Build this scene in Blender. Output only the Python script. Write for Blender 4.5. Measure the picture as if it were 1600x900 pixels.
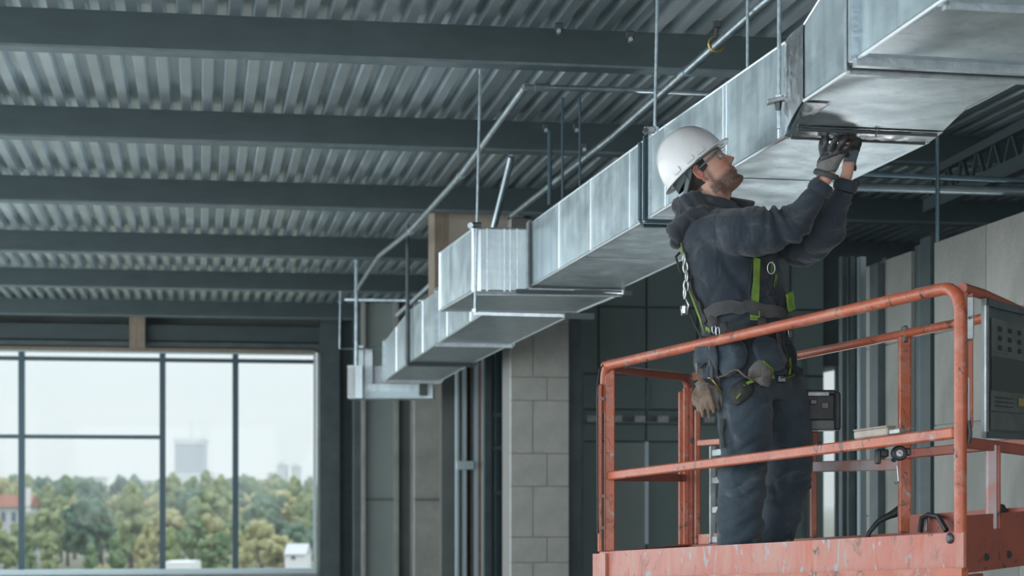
import bpy, bmesh, math, random
from mathutils import Vector, Matrix, noise, Quaternion
for o in list(bpy.data.objects): bpy.data.objects.remove(o)
S = bpy.context.scene
COL = S.collection
# ------------------------------------------------------------------ camera, sky, exposure
F = 3000.0                      # focal length in pixels of a 1600 wide frame
HZ = 785.0                      # pixel row of the eye level
cam_d = bpy.data.cameras.new('camera'); cam = bpy.data.objects.new('camera', cam_d); COL.objects.link(cam)
cam_d.sensor_width = 36; cam_d.lens = 36*F/1600; cam_d.shift_y = (HZ-450)/1600
cam_d.clip_start = .05; cam_d.clip_end = 9000
cam.rotation_euler = (math.pi/2, 0, 0); cam.location = (0, 0, 0)
cam_d.dof.use_dof = True; cam_d.dof.focus_distance = 8.45; cam_d.dof.aperture_fstop = 3.6
S.camera = cam
S.view_settings.view_transform = 'Standard'; S.view_settings.look = 'None'
S.view_settings.gamma = 1; S.view_settings.use_curve_mapping = False
S.view_settings.exposure = 0.5
W = bpy.data.worlds.new('sky'); S.world = W; W.use_nodes = True
nt = W.node_tree; nt.nodes.clear()
def N(t, k, **kw):
    n = t.nodes.new(k)
    for a, b in kw.items():
        if a in n.inputs: n.inputs[a].default_value = b
        else: setattr(n, a, b)
    return n
tc = N(nt, 'ShaderNodeTexCoord'); sep = N(nt, 'ShaderNodeSeparateXYZ'); nt.links.new(tc.outputs['Generated'], sep.inputs[0])
mp = N(nt, 'ShaderNodeMapping'); mp.inputs['Scale'].default_value = (6, 6, 26); nt.links.new(tc.outputs['Generated'], mp.inputs[0])
nz = N(nt, 'ShaderNodeTexNoise', Scale=1.0, Detail=6.0, Roughness=.55); nt.links.new(mp.outputs[0], nz.inputs['Vector'])
cr = N(nt, 'ShaderNodeValToRGB'); cr.color_ramp.elements[0].position = .3; cr.color_ramp.elements[1].position = .7
cr.color_ramp.elements[0].color = (.46, .52, .565, 1); cr.color_ramp.elements[1].color = (.59, .625, .65, 1)
nt.links.new(nz.outputs['Fac'], cr.inputs[0])
el = N(nt, 'ShaderNodeMapRange'); el.inputs[1].default_value = 0.06; el.inputs[2].default_value = 1; el.inputs[3].default_value = 1.0; el.inputs[4].default_value = 3.0
nt.links.new(sep.outputs['Z'], el.inputs[0])
bg = N(nt, 'ShaderNodeBackground'); nt.links.new(cr.outputs[0], bg.inputs[0]); nt.links.new(el.outputs[0], bg.inputs[1])
wo = N(nt, 'ShaderNodeOutputWorld'); nt.links.new(bg.outputs[0], wo.inputs[0])
S.cycles.max_bounces = 7; S.cycles.diffuse_bounces = 4; S.cycles.glossy_bounces = 4; S.cycles.transparent_max_bounces = 12
S.cycles.volume_bounces = 3; S.cycles.sample_clamp_indirect = 6; S.cycles.caustics_reflective = False; S.cycles.caustics_refractive = False

# added area lights standing in for daylight through the open sides of the shell (left facade and the side behind the camera)
def arealight(name, loc, rot, sx, sy, power, col):
    l = bpy.data.lights.new(name, 'AREA'); l.shape = 'RECTANGLE'; l.size = sx; l.size_y = sy; l.energy = power; l.color = col
    o = bpy.data.objects.new(name, l); COL.objects.link(o); o.location = loc; o.rotation_euler = rot; return o
_t = math.atan(.163); _B = lambda u, v, z: (u*math.cos(_t)-v*math.sin(_t), u*math.sin(_t)+v*math.cos(_t), z)
arealight('daylight_fill_left', _B(-4.9, 11, .7), (0, -math.pi/2, _t), 3.7, 34, 1000, (.86, .95, 1.0))
arealight('daylight_fill_front', _B(1.5, -7.4, .9), (math.pi/2, 0, _t), 12, 3.6, 560, (.92, .96, 1.0))

# ------------------------------------------------------------------ frames of reference
TH = math.atan(.163)            # the building stands turned by 9 degrees to the view
CT, ST = math.cos(TH), math.sin(TH)
def B(u, v, z): return Vector((u*CT - v*ST, u*ST + v*CT, z))     # building frame -> world
def P(px, py, Y): return Vector(((px-800)/F*Y, Y, (HZ-py)/F*Y))  # authoring aid: measured position at a known distance
def hitv(px, py, v):
    dx, dz = (px-800)/F, (HZ-py)/F
    s = v/(-dx*ST + CT); return (dx*CT + ST)*s, dz*s            # u, z on the plane v
def hitu(px, py, u):
    dx, dz = (px-800)/F, (HZ-py)/F
    s = u/(dx*CT + ST); return (-dx*ST + CT)*s, dz*s            # v, z on the plane u
BX, BY, BZ = Vector((CT, ST, 0)), Vector((-ST, CT, 0)), Vector((0, 0, 1))

# ------------------------------------------------------------------ materials
def link(t, a, b): t.links.new(a, b)
def mat(name, col, rough=.6, metal=0., col2=None, scale=3., lo=.35, hi=.65, stretch=(1, 1, 1), bump=0., bscale=40., bstretch=(1, 1, 1), rough2=None, spec=.5, detail=6., dist=0.):
    m = bpy.data.materials.new(name); m.use_nodes = True; t = m.node_tree; b = t.nodes['Principled BSDF']
    c = lambda x: (x[0], x[1], x[2], 1)
    b.inputs['Base Color'].default_value = c(col); b.inputs['Roughness'].default_value = rough; b.inputs['Metallic'].default_value = metal
    b.inputs['Specular IOR Level'].default_value = spec
    tcn = N(t, 'ShaderNodeTexCoord')
    if col2 is not None or rough2 is not None:
        mpn = N(t, 'ShaderNodeMapping'); mpn.inputs['Scale'].default_value = stretch; link(t, tcn.outputs['Object'], mpn.inputs[0])
        n = N(t, 'ShaderNodeTexNoise', Scale=scale, Detail=detail, Roughness=.6, Distortion=dist); link(t, mpn.outputs[0], n.inputs['Vector'])
        r = N(t, 'ShaderNodeMapRange'); r.inputs[1].default_value = lo; r.inputs[2].default_value = hi; link(t, n.outputs['Fac'], r.inputs[0])
        if col2 is not None:
            x = N(t, 'ShaderNodeMix', data_type='RGBA'); x.inputs[6].default_value = c(col); x.inputs[7].default_value = c(col2)
            link(t, r.outputs[0], x.inputs[0]); link(t, x.outputs[2], b.inputs['Base Color'])
            m['mixnode'] = x.name
        if rough2 is not None:
            r2 = N(t, 'ShaderNodeMapRange'); r2.inputs[3].default_value = rough; r2.inputs[4].default_value = rough2
            link(t, r.outputs[0], r2.inputs[0]); link(t, r2.outputs[0], b.inputs['Roughness'])
    if bump:
        mpb = N(t, 'ShaderNodeMapping'); mpb.inputs['Scale'].default_value = bstretch; link(t, tcn.outputs['Object'], mpb.inputs[0])
        n = N(t, 'ShaderNodeTexNoise', Scale=bscale, Detail=4.); link(t, mpb.outputs[0], n.inputs['Vector'])
        bn = N(t, 'ShaderNodeBump', Strength=bump, Distance=.01); link(t, n.outputs['Fac'], bn.inputs['Height']); link(t, bn.outputs[0], b.inputs['Normal'])
    return m
def layer(m, col, scale, lo, hi, stretch=(1, 1, 1), rough=None, dist=0., detail=5.):
    """one more worn layer over the base colour of m"""
    t = m.node_tree; b = t.nodes['Principled BSDF']
    tcn = N(t, 'ShaderNodeTexCoord'); mpn = N(t, 'ShaderNodeMapping'); mpn.inputs['Scale'].default_value = stretch; mpn.inputs['Location'].default_value = (scale*.37, 3.1, 1.7)
    link(t, tcn.outputs['Object'], mpn.inputs[0])
    n = N(t, 'ShaderNodeTexNoise', Scale=scale, Detail=detail, Roughness=.65, Distortion=dist); link(t, mpn.outputs[0], n.inputs['Vector'])
    r = N(t, 'ShaderNodeMapRange'); r.inputs[1].default_value = lo; r.inputs[2].default_value = hi; link(t, n.outputs['Fac'], r.inputs[0])
    x = N(t, 'ShaderNodeMix', data_type='RGBA'); x.inputs[7].default_value = (*col, 1)
    old = b.inputs['Base Color']
    if old.is_linked: link(t, old.links[0].from_socket, x.inputs[6])
    else: x.inputs[6].default_value = old.default_value
    link(t, r.outputs[0], x.inputs[0]); link(t, x.outputs[2], old)
    return m
M = {}
M['galv'] = mat('galvanised_sheet', (.47, .555, .585), .30, .80, (.60, .68, .70), 5, .3, .7, (1, 1, 1), .10, 9, (1, 1, 3), rough2=.42)
layer(M['galv'], (.36, .44, .48), 2.2, .45, .75, (5, 5, .6), dist=.6)
layer(M['galv'], (.80, .86, .88), 3, .66, .74, (9, 9, .8))
M['galv_trim'] = mat('galvanised_flange', (.42, .48, .51), .36, .9, (.6, .66, .69), 20, .3, .7, bump=.1, bscale=60)
M['dark_trim'] = mat('dark_gasket', (.06, .075, .08), .5, .2)
M['seam'] = mat('seam_edge', (.75, .8, .83), .28, .9)
M['foil'] = mat('foil_tape', (.90, .93, .95), .18, .95, (.95, .96, .97), 14, .3, .7, rough2=.28)
M['deck'] = mat('galvanised_deck', (.45, .525, .55), .28, .88, (.58, .65, .68), 3, .3, .7, (1, .4, 1), rough2=.42)
M['beam'] = mat('painted_steel_beam', (.034, .054, .058), .5, .1, (.048, .072, .076), 3, .3, .7, (1, .3, 3), .06, 12)
M['beam_edge'] = mat('beam_flange_edge', (.10, .14, .155), .42, .3, (.15, .19, .2), 6, .4, .7)
M['rod'] = mat('zinc_rod', (.45, .52, .55), .35, .85, (.3, .36, .38), 30)
M['pipe'] = mat('zinc_pipe', (.40, .47, .50), .34, .85, (.28, .34, .37), 12, .4, .6)
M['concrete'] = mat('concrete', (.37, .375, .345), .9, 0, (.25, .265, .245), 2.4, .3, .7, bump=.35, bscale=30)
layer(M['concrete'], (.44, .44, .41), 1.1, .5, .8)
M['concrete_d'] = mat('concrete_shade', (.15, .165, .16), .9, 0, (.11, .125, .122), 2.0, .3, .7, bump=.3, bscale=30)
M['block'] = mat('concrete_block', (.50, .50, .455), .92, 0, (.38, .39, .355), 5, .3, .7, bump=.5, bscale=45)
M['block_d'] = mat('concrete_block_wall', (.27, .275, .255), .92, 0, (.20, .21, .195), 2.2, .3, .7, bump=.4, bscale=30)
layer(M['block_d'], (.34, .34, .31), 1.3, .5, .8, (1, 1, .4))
M['mortar'] = mat('mortar', (.27, .275, .26), .95)
M['wallp'] = mat('dark_wall_panel', (.135, .185, .182), .5, 0, (.17, .225, .22), 1.2, .35, .7, (1, 1, .5))
M['wallpl'] = mat('grey_green_panel', (.22, .27, .255), .6, 0, (.27, .32, .30), 1.2, .35, .7, (1, 1, .4))
M['steel_d'] = mat('dark_steel', (.055, .075, .08), .45, .3, (.08, .105, .11), 3)
M['alu'] = mat('window_aluminium', (.06, .10, .12), .4, .5)
M['alu_l'] = mat('light_aluminium', (.45, .55, .58), .4, .6)
M['wood'] = mat('raw_timber', (.30, .25, .19), .75, 0, (.20, .16, .12), 5, .3, .7, (8, 8, 1))
M['ply'] = mat('rusty_formwork', (.16, .085, .05), .8, 0, (.10, .06, .04), 5)
M['red_stud'] = mat('red_oxide_stud', (.24, .12, .085), .6, .1, (.16, .09, .07), 6)
M['floor'] = mat('screed_floor', (.60, .60, .57), .6, 0, (.48, .49, .47), 1.5, .3, .7, bump=.1, bscale=20)
o_ = mat('orange_paint', (.50, .12, .052), .42, 0, (.36, .082, .040), 6, .3, .7, bump=.10, bscale=50)
layer(o_, (.46, .20, .14), 7, .52, .68, (1, 1, 1), dist=.9)
layer(o_, (.30, .27, .26), 12, .62, .66, (1, 1, 1), dist=1.2)
layer(o_, (.12, .05, .035), 11, .60, .68, (1, 1, 1), dist=1.4)
layer(o_, (.035, .026, .024), 24, .635, .67, (1, 1, .8), dist=1.0)
M['orange'] = o_
o_ = mat('orange_toe_board', (.42, .105, .066), .45, 0, (.46, .155, .115), 4, .3, .7, bump=.08, bscale=40)
layer(o_, (.44, .20, .15), 4.0, .44, .64, (1.6, 1.6, .5), dist=.5)
layer(o_, (.47, .10, .05), 3.2, .57, .62, (2, 2, .4), dist=.3)
layer(o_, (.30, .33, .35), 6, .60, .63, (1.6, 1.6, .6), dist=1.5)
layer(o_, (.22, .09, .06), 8, .58, .68, (1, 1, .5), dist=1.4)
layer(o_, (.08, .05, .045), 24, .64, .68, (1, 1, .5), dist=.8)
M['toe'] = o_
o_ = mat('orange_shaded_paint', (.34, .085, .05), .5, 0, (.26, .07, .05), 5)  # darker copy of the orange, shade put into its colour; dark chips follow
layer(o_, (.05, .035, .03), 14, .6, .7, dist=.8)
M['orange_shaded'] = o_
M['pinkgrey'] = mat('worn_pink_grey_paint', (.36, .30, .31), .5, .1, (.40, .20, .17), 9, .45, .62)
M['greymetal'] = mat('scuffed_grey_metal', (.26, .28, .285), .45, .5, (.40, .42, .42), 14, .45, .7)
M['black'] = mat('black_plastic', (.018, .019, .02), .5, 0, (.035, .036, .036), 20)
M['beige'] = mat('beige_plastic', (.42, .37, .31), .55, 0, (.33, .28, .23), 20)
M['grey_plastic'] = mat('grey_label', (.12, .14, .14), .55, 0, (.17, .18, .175), 12)
M['bolt'] = mat('dark_bolt', (.07, .075, .08), .4, .7)
M['rubber'] = mat('rubber_hose', (.02, .022, .025), .45)
M['white'] = mat('white_paint', (.7, .71, .72), .5)
M['brass'] = mat('brass', (.45, .33, .12), .4, .8)
def glassmat(name, tint, amount):
    m = bpy.data.materials.new(name); m.use_nodes = True; t = m.node_tree; t.nodes.clear()
    tr = N(t, 'ShaderNodeBsdfTransparent', Color=(*tint, 1)); gl = N(t, 'ShaderNodeBsdfGlossy', Roughness=.03, Color=(1, 1, 1, 1))
    lw = N(t, 'ShaderNodeLayerWeight', Blend=.5); pw_ = N(t, 'ShaderNodeMath', operation='POWER'); pw_.inputs[1].default_value = 4; link(t, lw.outputs['Facing'], pw_.inputs[0])
    fr = N(t, 'ShaderNodeMath', operation='MULTIPLY_ADD'); fr.inputs[1].default_value = .6; fr.inputs[2].default_value = amount; link(t, pw_.outputs[0], fr.inputs[0]); mx = N(t, 'ShaderNodeMixShader'); ou = N(t, 'ShaderNodeOutputMaterial')
    link(t, fr.outputs[0], mx.inputs[0]); link(t, tr.outputs[0], mx.inputs[1]); link(t, gl.outputs[0], mx.inputs[2]); link(t, mx.outputs[0], ou.inputs[0])
    return m
M['glass'] = glassmat('window_glass', (.97, .985, .99), .004)
M['lens'] = glassmat('clear_lens', (.97, .98, .985), .06)

# ------------------------------------------------------------------ mesh builder
class MB:
    def __init__(s): s.v = []; s.f = []; s.m = []; s.cur = 0; s.mats = []
    def mat(s, m):
        if m not in s.mats: s.mats.append(m)
        s.cur = s.mats.index(m); return s
    def add(s, vs, fs):
        n = len(s.v); s.v += [Vector(p) for p in vs]; s.f += [tuple(i+n for i in f) for f in fs]; s.m += [s.cur]*len(fs); return s
    def hexa(s, p):   # 8 points: bottom ring 0-3, top ring 4-7
        return s.add(p, [(0, 3, 2, 1), (4, 5, 6, 7), (0, 1, 5, 4), (1, 2, 6, 5), (2, 3, 7, 6), (3, 0, 4, 7)])
    def box(s, c, sz, ax=(Vector((1, 0, 0)), Vector((0, 1, 0)), Vector((0, 0, 1)))):
        c = Vector(c); a, b, d = [ax[i]*sz[i]/2 for i in range(3)]
        return s.hexa([c-a-b-d, c+a-b-d, c+a+b-d, c-a+b-d, c-a-b+d, c+a-b+d, c+a+b+d, c-a+b+d])
    def bb(s, u0, u1, v0, v1, z0, z1):   # box in the building frame
        return s.hexa([B(u0, v0, z0), B(u1, v0, z0), B(u1, v1, z0), B(u0, v1, z0), B(u0, v0, z1), B(u1, v0, z1), B(u1, v1, z1), B(u0, v1, z1)])
    def cbox(s, c, sz, ax=(Vector((1, 0, 0)), Vector((0, 1, 0)), Vector((0, 0, 1))), b=.004):
        """box with chamfered edges"""
        c = Vector(c); h = [x/2 for x in sz]; b = min(b, min(h)*.8); bm = bmesh.new(); bmesh.ops.create_cube(bm, size=1)
        for v in bm.verts: v.co = Vector((v.co.x*sz[0], v.co.y*sz[1], v.co.z*sz[2]))
        bmesh.ops.bevel(bm, geom=bm.edges[:], offset=b, segments=1, affect='EDGES')
        bm.verts.index_update()
        vs = [c + ax[0]*v.co.x + ax[1]*v.co.y + ax[2]*v.co.z for v in bm.verts]; fs = [tuple(v.index for v in f.verts) for f in bm.faces]; bm.free()
        return s.add(vs, fs)
    def bar(s, p0, p1, w, h, up=(0, 0, 1), b=0):
        p0, p1 = Vector(p0), Vector(p1); d = (p1-p0); L = d.length; d.normalize(); up = Vector(up)
        sx = d.cross(up)
        if sx.length < 1e-4: sx = d.cross(Vector((1, 0, 0)))
        sx.normalize(); uu = sx.cross(d).normalized()
        f = s.cbox if b else s.box
        return f((p0+p1)/2, (L, w, h), (d, sx, uu), b) if b else f((p0+p1)/2, (L, w, h), (d, sx, uu))
    def tube(s, pts, r, n=10, closed=False, caps=True, flat=None):
        """swept tube; r number or list; flat=(a,b,refdir) makes an oblong section"""
        pts = [Vector(p) for p in pts]; k = len(pts); rs = r if isinstance(r, (list, tuple)) else [r]*k
        T = []
        for i in range(k):
            a = pts[(i-1) % k] if closed or i else pts[0]; c = pts[(i+1) % k] if closed or i < k-1 else pts[-1]
            t = (c-a); T.append(t.normalized() if t.length > 1e-9 else Vector((0, 0, 1)))
        ref = Vector(flat[2]) if flat else (Vector((0, 0, 1)) if abs(T[0].z) < .9 else Vector((1, 0, 0)))
        base = len(s.v); vs = []; fs = []
        nrm = (ref - T[0]*ref.dot(T[0])).normalized()
        for i in range(k):
            if flat: nrm = (ref - T[i]*ref.dot(T[i])).normalized()
            elif i: nrm = (nrm - T[i]*nrm.dot(T[i])).normalized()
            bn = T[i].cross(nrm)
            for j in range(n):
                a = 2*math.pi*(j+.5)/n; ca, sa = math.cos(a), math.sin(a)
                if flat:
                    q = 1/max(abs(ca), abs(sa), 1e-6)*.9 if n == 4 else 1
                    vs.append(pts[i] + nrm*ca*flat[0]*rs[i]*(q if n == 4 else 1) + bn*sa*flat[1]*rs[i]*(q if n == 4 else 1))
                else: vs.append(pts[i] + nrm*ca*rs[i] + bn*sa*rs[i])
        for i in range(k if closed else k-1):
            for j in range(n):
                a, b_ = i*n+j, i*n+(j+1) % n; c, d = ((i+1) % k)*n+(j+1) % n, ((i+1) % k)*n+j
                fs.append((a, b_, c, d))
        if caps and not closed: fs += [tuple(reversed(range(n))), tuple(range((k-1)*n, k*n))]
        return s.add(vs, fs)
    def lathe(s, c, prof, n=16, axis=(0, 0, 1), squash=1.):
        c = Vector(c); ax = Vector(axis).normalized(); x = ax.orthogonal().normalized(); y = ax.cross(x)
        vs = []; fs = []
        for r, z in prof:
            for j in range(n):
                a = 2*math.pi*j/n; vs.append(c + ax*z + x*math.cos(a)*r + y*math.sin(a)*r*squash)
        for i in range(len(prof)-1):
            for j in range(n): fs.append((i*n+j, i*n+(j+1) % n, (i+1)*n+(j+1) % n, (i+1)*n+j))
        fs += [tuple(reversed(range(n))), tuple(range((len(prof)-1)*n, len(prof)*n))]
        return s.add(vs, fs)
    def prism(s, poly, d):
        n = len(poly); poly = [Vector(p) for p in poly]; d = Vector(d)
        return s.add(poly + [p+d for p in poly], [tuple(reversed(range(n))), tuple(range(n, 2*n))] + [(i, (i+1) % n, n+(i+1) % n, n+i) for i in range(n)])
    def build(s, name, m=None, parent=None, smooth=False, origin=None):
        me = bpy.data.meshes.new(name)
        if origin is None and parent is None and s.v:
            lo = [min(v[i] for v in s.v) for i in range(3)]; hi = [max(v[i] for v in s.v) for i in range(3)]
            origin = Vector(((lo[0]+hi[0])/2, (lo[1]+hi[1])/2, lo[2]))
        w = Vector((0, 0, 0)); q = parent
        while q: w = w + q.location; q = q.parent
        if parent is not None:
            lo = sum(s.v, Vector((0, 0, 0)))/max(1, len(s.v)); loc = lo - w; org = lo
        else: loc = origin or Vector((0, 0, 0)); org = loc
        me.from_pydata([v-org for v in s.v], [], s.f)
        for mm in (s.mats or ([m] if m else [])): me.materials.append(M[mm] if isinstance(mm, str) else mm)
        if len(s.mats) > 1: me.polygons.foreach_set('material_index', s.m)
        bm = bmesh.new(); bm.from_mesh(me); bmesh.ops.recalc_face_normals(bm, faces=bm.faces[:]); bm.to_mesh(me); bm.free()
        if smooth:
            me.polygons.foreach_set('use_smooth', [True]*len(me.polygons))
            if smooth != 'full': me.set_sharp_from_angle(angle=math.radians(38 if smooth is True else smooth))
        o = bpy.data.objects.new(name, me); COL.objects.link(o); o.location = loc
        if parent is not None: o.parent = parent
        return o
def tag(o, label=None, cat=None, group=None, kind=None):
    if label: o['label'] = label
    if cat: o['category'] = cat
    if group: o['group'] = group
    if kind: o['kind'] = kind
    return o
def thing(name, label, cat, loc, group=None, kind=None):
    o = bpy.data.objects.new(name, None); o.empty_display_size = .1; COL.objects.link(o); o.location = Vector(loc)
    return tag(o, label, cat, group, kind)
def struct(o): o['kind'] = 'structure'; return o
def copy_tree(o, parent=None):
    c = o.copy(); COL.objects.link(c)
    if parent is not None: c.parent = parent
    for ch in o.children: copy_tree(ch, c)
    return c
rnd = random.Random(7)
# ================================================================== THE SETTING
ZF, ZD = -1.65, 2.93            # floor, underside of the metal deck
UL, UR, VB, VW = -4.6, 8.5, -7.0, 30.0
fl = thing('floor', None, None, B(2, 12, ZF), kind='structure')
MB().bb(UL, UR, VB, VW+.3, ZF-.3, ZF).build('floor_slab', 'floor', fl)

# beams across the ceiling: measured v of each
beam_v = [2.6, 5.7, 8.8, 11.75, 14.63, 17.75, 21.3, 24.7, 28.4]
# ceiling: ribbed deck between each two beams
ce = thing('ceiling', None, None, B(2, 12, ZD), kind='structure')
def deck(v0, v1):
    mb = MB(); pitch = .152; h = .065; n = int((UR-UL)/pitch); prof = []
    for i in range(n):
        u = UL + i*pitch
        prof += [(u, ZD+h), (u+.052, ZD+h), (u+.068, ZD), (u+.134, ZD), (u+.150, ZD+h)]
    vs = [B(u, v0, z) for u, z in prof] + [B(u, v1, z) for u, z in prof]; k = len(prof)
    mb.add(vs, [(i, i+1, k+i+1, k+i) for i in range(k-1)])
    return mb.build('deck_panel', 'deck', ce)
ed = [VB] + beam_v + [VW]
for a, b in zip(ed[:-1], ed[1:]): deck(a, b)
MB().bb(UL, UR, VB, VW+.3, ZD+.075, ZD+.25).build('roof_slab', 'concrete_d', ce)

names = ['steel beam overhead behind the camera side', 'steel beam above the near duct end', 'steel beam just out of view over the lift',
 'nearest and deepest dark steel beam at the top of the picture', 'second dark steel beam from the top, crossed by the thin left hanger rod',
 'third dark steel beam from the top, level with the timber capped pier head', 'fourth dark steel beam from the top, behind the slanting pipe end',
 'fifth dark steel beam from the top, above the small bare rods', 'lowest and farthest dark steel beam, nearest the window head']
for i, v in enumerate(beam_v):
    t = thing('steel_beam', names[i], 'beam', B(2, v, 2.7), 'steel beams carrying the ceiling deck')
    z0, z1 = 2.70, ZD
    MB().bb(UL, UR, v-.012, v+.012, z0+.012, z1-.012).build('web', 'beam', t)
    MB().bb(UL, UR, v-.075, v+.075, z0, z0+.016).build('lower_flange', 'beam_edge', t)
    MB().bb(UL, UR, v-.075, v+.075, z1-.016, z1).build('upper_flange', 'beam', t)
    # fascia channel welded to the near side (the smooth dark face of the photo)
    MB().bb(UL, UR, v-.074, v-.062, z0+.016, z1-.016).build('side_plate', 'beam', t)

# ---- window wall, far end
vw = VW
def wu(px): return hitv(px, 700, vw)[0]
def wz(py, px=250): return hitv(px, py, vw)[1]
wall = thing('wall_back', None, None, B(0, vw, ZF), kind='structure')
uR = wu(494)
zt, zb = wz(552), wz(891)
MB().bb(UL, UR, vw, vw+.3, ZF, zb-.06).build('parapet', 'concrete', wall)
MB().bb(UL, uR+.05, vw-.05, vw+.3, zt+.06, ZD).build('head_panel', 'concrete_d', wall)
MB().bb(UL, uR+.05, vw-.30, vw-.05, wz(497), wz(490)).build('ledge', 'beam_edge', wall)
MB().bb(UL, uR+.05, vw-.34, vw-.05, wz(534), wz(511)).build('ledge', 'beam', wall)
MB().bb(UL, uR+.05, vw-.22, vw-.05, wz(543), wz(536)).build('ledge', 'steel_d', wall)
MB().bb(UL, wu(490), vw-.12, vw-.05, wz(550), wz(545)).build('ledge', 'wood', wall)
MB().bb(wu(497), wu(528), vw-.4, vw+.3, ZF, ZD-.1).build('steel_column', 'steel_d', wall)
MB().bb(wu(528), wu(548), vw-.25, vw+.3, ZF, ZD-.1).build('steel_column', 'beam', wall)
MB().bb(wu(548), wu(562), vw-.3, vw+.3, ZF, ZD).build('wall_panel', 'steel_d', wall)
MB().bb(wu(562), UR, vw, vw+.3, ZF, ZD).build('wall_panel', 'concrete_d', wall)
# header timber stub
tag(MB().bb(wu(204), wu(228), vw-.52, vw-.35, wz(548), wz(492)).build('timber_block', 'wood'), 'pale raw timber block on the lintel over the big window', 'block')
# window
win = thing('window_1', None, None, B(0, vw, zb), kind='structure')
ul = UL+.1
MB().bb(ul, uR, vw-.04, vw+.10, zb-.06, zb+.02).build('window_sill', 'alu_l', win)
MB().bb(ul, uR, vw, vw+.12, wz(565), wz(559)).build('top_rail', 'alu', win)
MB().bb(ul, uR, vw, vw+.10, zt, zt+.06).build('head_rail', 'alu_l', win)
MB().bb(wu(490), wu(494), vw-.02, vw+.12, zb, zt).build('jamb', 'alu_l', win)
for px in (-170, 33.5, 254, 368):
    MB().bb(wu(px)-.045, wu(px)+.045, vw-.02, vw+.12, zb, zt).build('mullion', 'alu', win)
MB().bb(ul, wu(250), vw, vw+.11, wz(686), wz(680)).build('transom', 'alu', win)
xs = [ul, wu(-170), wu(33.5), wu(254), wu(368), wu(491)]
for i in range(5):
    cells = [(zb, wz(683)), (wz(683), wz(562))] if i < 3 else [(zb, wz(562))]
    for z0, z1 in cells + [(wz(562), zt)]:
        MB().bb(xs[i]+.04, xs[i+1]-.04, vw+.05, vw+.062, z0+.02, z1-.02).build('pane', 'glass', win)

# ---- left side: open facade of the shell (out of frame), columns and parapet
wl = thing('wall_left', None, None, B(UL, 12, ZF), kind='structure')
MB().bb(UL-.25, UL, VB, VW+.3, ZF-.3, ZF+.35).build('parapet', 'concrete', wl)
MB().bb(UL-.25, UL, VB, VW+.3, ZD-.25, ZD+.2).build('edge_beam', 'concrete', wl)
for v in (-7, 0, 7, 14, 21, 28): MB().bb(UL-.25, UL+.1, v, v+.4, ZF+.35, ZD-.25).build('column', 'concrete', wl)
wf = thing('wall_front', None, None, B(2, VB, ZF), kind='structure')
MB().bb(UL, UR, VB-.25, VB, ZF-.3, ZF+.9).build('parapet', 'concrete', wf)
MB().bb(UL, UR, VB-.25, VB, ZD-.3, ZD+.2).build('edge_beam', 'concrete', wf)
for u in (-4.6, 0, 4.5, 8.1): MB().bb(u, u+.4, VB-.25, VB, ZF, ZD-.3).build('column', 'concrete', wf)
wr = thing('wall_right', None, None, B(UR, 12, ZF), kind='structure')
vs0, vs1 = hitu(1322, 700, UR)[0], hitu(1282, 700, UR)[0]+.9
zs1 = hitu(1302, 573, UR)[1]
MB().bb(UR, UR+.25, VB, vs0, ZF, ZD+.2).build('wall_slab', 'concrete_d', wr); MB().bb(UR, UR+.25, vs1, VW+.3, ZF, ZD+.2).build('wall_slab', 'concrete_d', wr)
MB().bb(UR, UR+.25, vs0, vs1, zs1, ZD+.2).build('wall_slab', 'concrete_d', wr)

# ---- row of wall units between the window and the block column (each measured on the picture, standing at its own depth)
def unit(px0, px1, v, depth, m, z0=ZF, z1=None, name='wall_panel', parent=None):
    z1 = ZD if z1 is None else z1
    return MB().bb(hitv(px0, 700, v)[0], hitv(px1, 700, v)[0], v, v+depth, z0, z1).build(name, m, parent)
pr = thing('wall_partition', None, None, B(1, 27, ZF), kind='structure')
for px0, px1, v, m in [(553, 566, 28.2, 'steel_d'), (566, 571, 28.0, 'concrete'), (571, 616, 28.1, 'wallpl'), (616, 623, 28.0, 'concrete'), (623, 642, 28.1, 'concrete_d'), (642, 648, 28.0, 'concrete'),
                       (648, 688, 26.5, 'concrete'), (688, 694, 26.4, 'wood'), (694, 714, 26.0, 'wallpl')]:
    unit(px0, px1, v, .2, m, parent=pr)
zj = hitv(600, 782, 28)[1]
MB().bb(hitv(571, 700, 28.05)[0], hitv(616, 700, 28.05)[0], 28.05, 28.1, zj, zj+.03).build('panel_joint', 'concrete_d', pr)
MB().bb(hitv(648, 700, 26.45)[0], hitv(688, 700, 26.45)[0], 26.45, 26.5, zj, zj+.02).build('panel_joint', 'concrete_d', pr)
# door frame of studs
dr = thing('door_1', None, None, B(1, 23, ZF), kind='structure')
for px0, px1, v, m in [(713, 717, 23.0, 'alu_l'), (717, 724, 23.3, 'steel_d'), (724, 729, 23.0, 'alu_l'), (729, 738, 23.4, 'ply'), (738, 742, 23.1, 'steel_d'), (742, 747, 22.9, 'alu_l'), (747, 754, 22.9, 'red_stud'), (754, 758, 22.8, 'alu_l')]:
    unit(px0, px1, v, .12, m, z1=1.95, name='stud', parent=dr)
zz = hitv(720, 727, 22.9)[1]
MB().bb(hitv(714, 700, 22.9)[0], hitv(740, 700, 22.9)[0], 22.86, 22.98, zz-.05, zz+.05).build('door_latch_plate', 'alu_l', dr)
MB().bb(hitv(690, 700, 23.6)[0], hitv(800, 700, 23.6)[0], 23.6, 23.75, ZF, ZD).build('backing_panel', 'concrete_d', dr)
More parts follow.
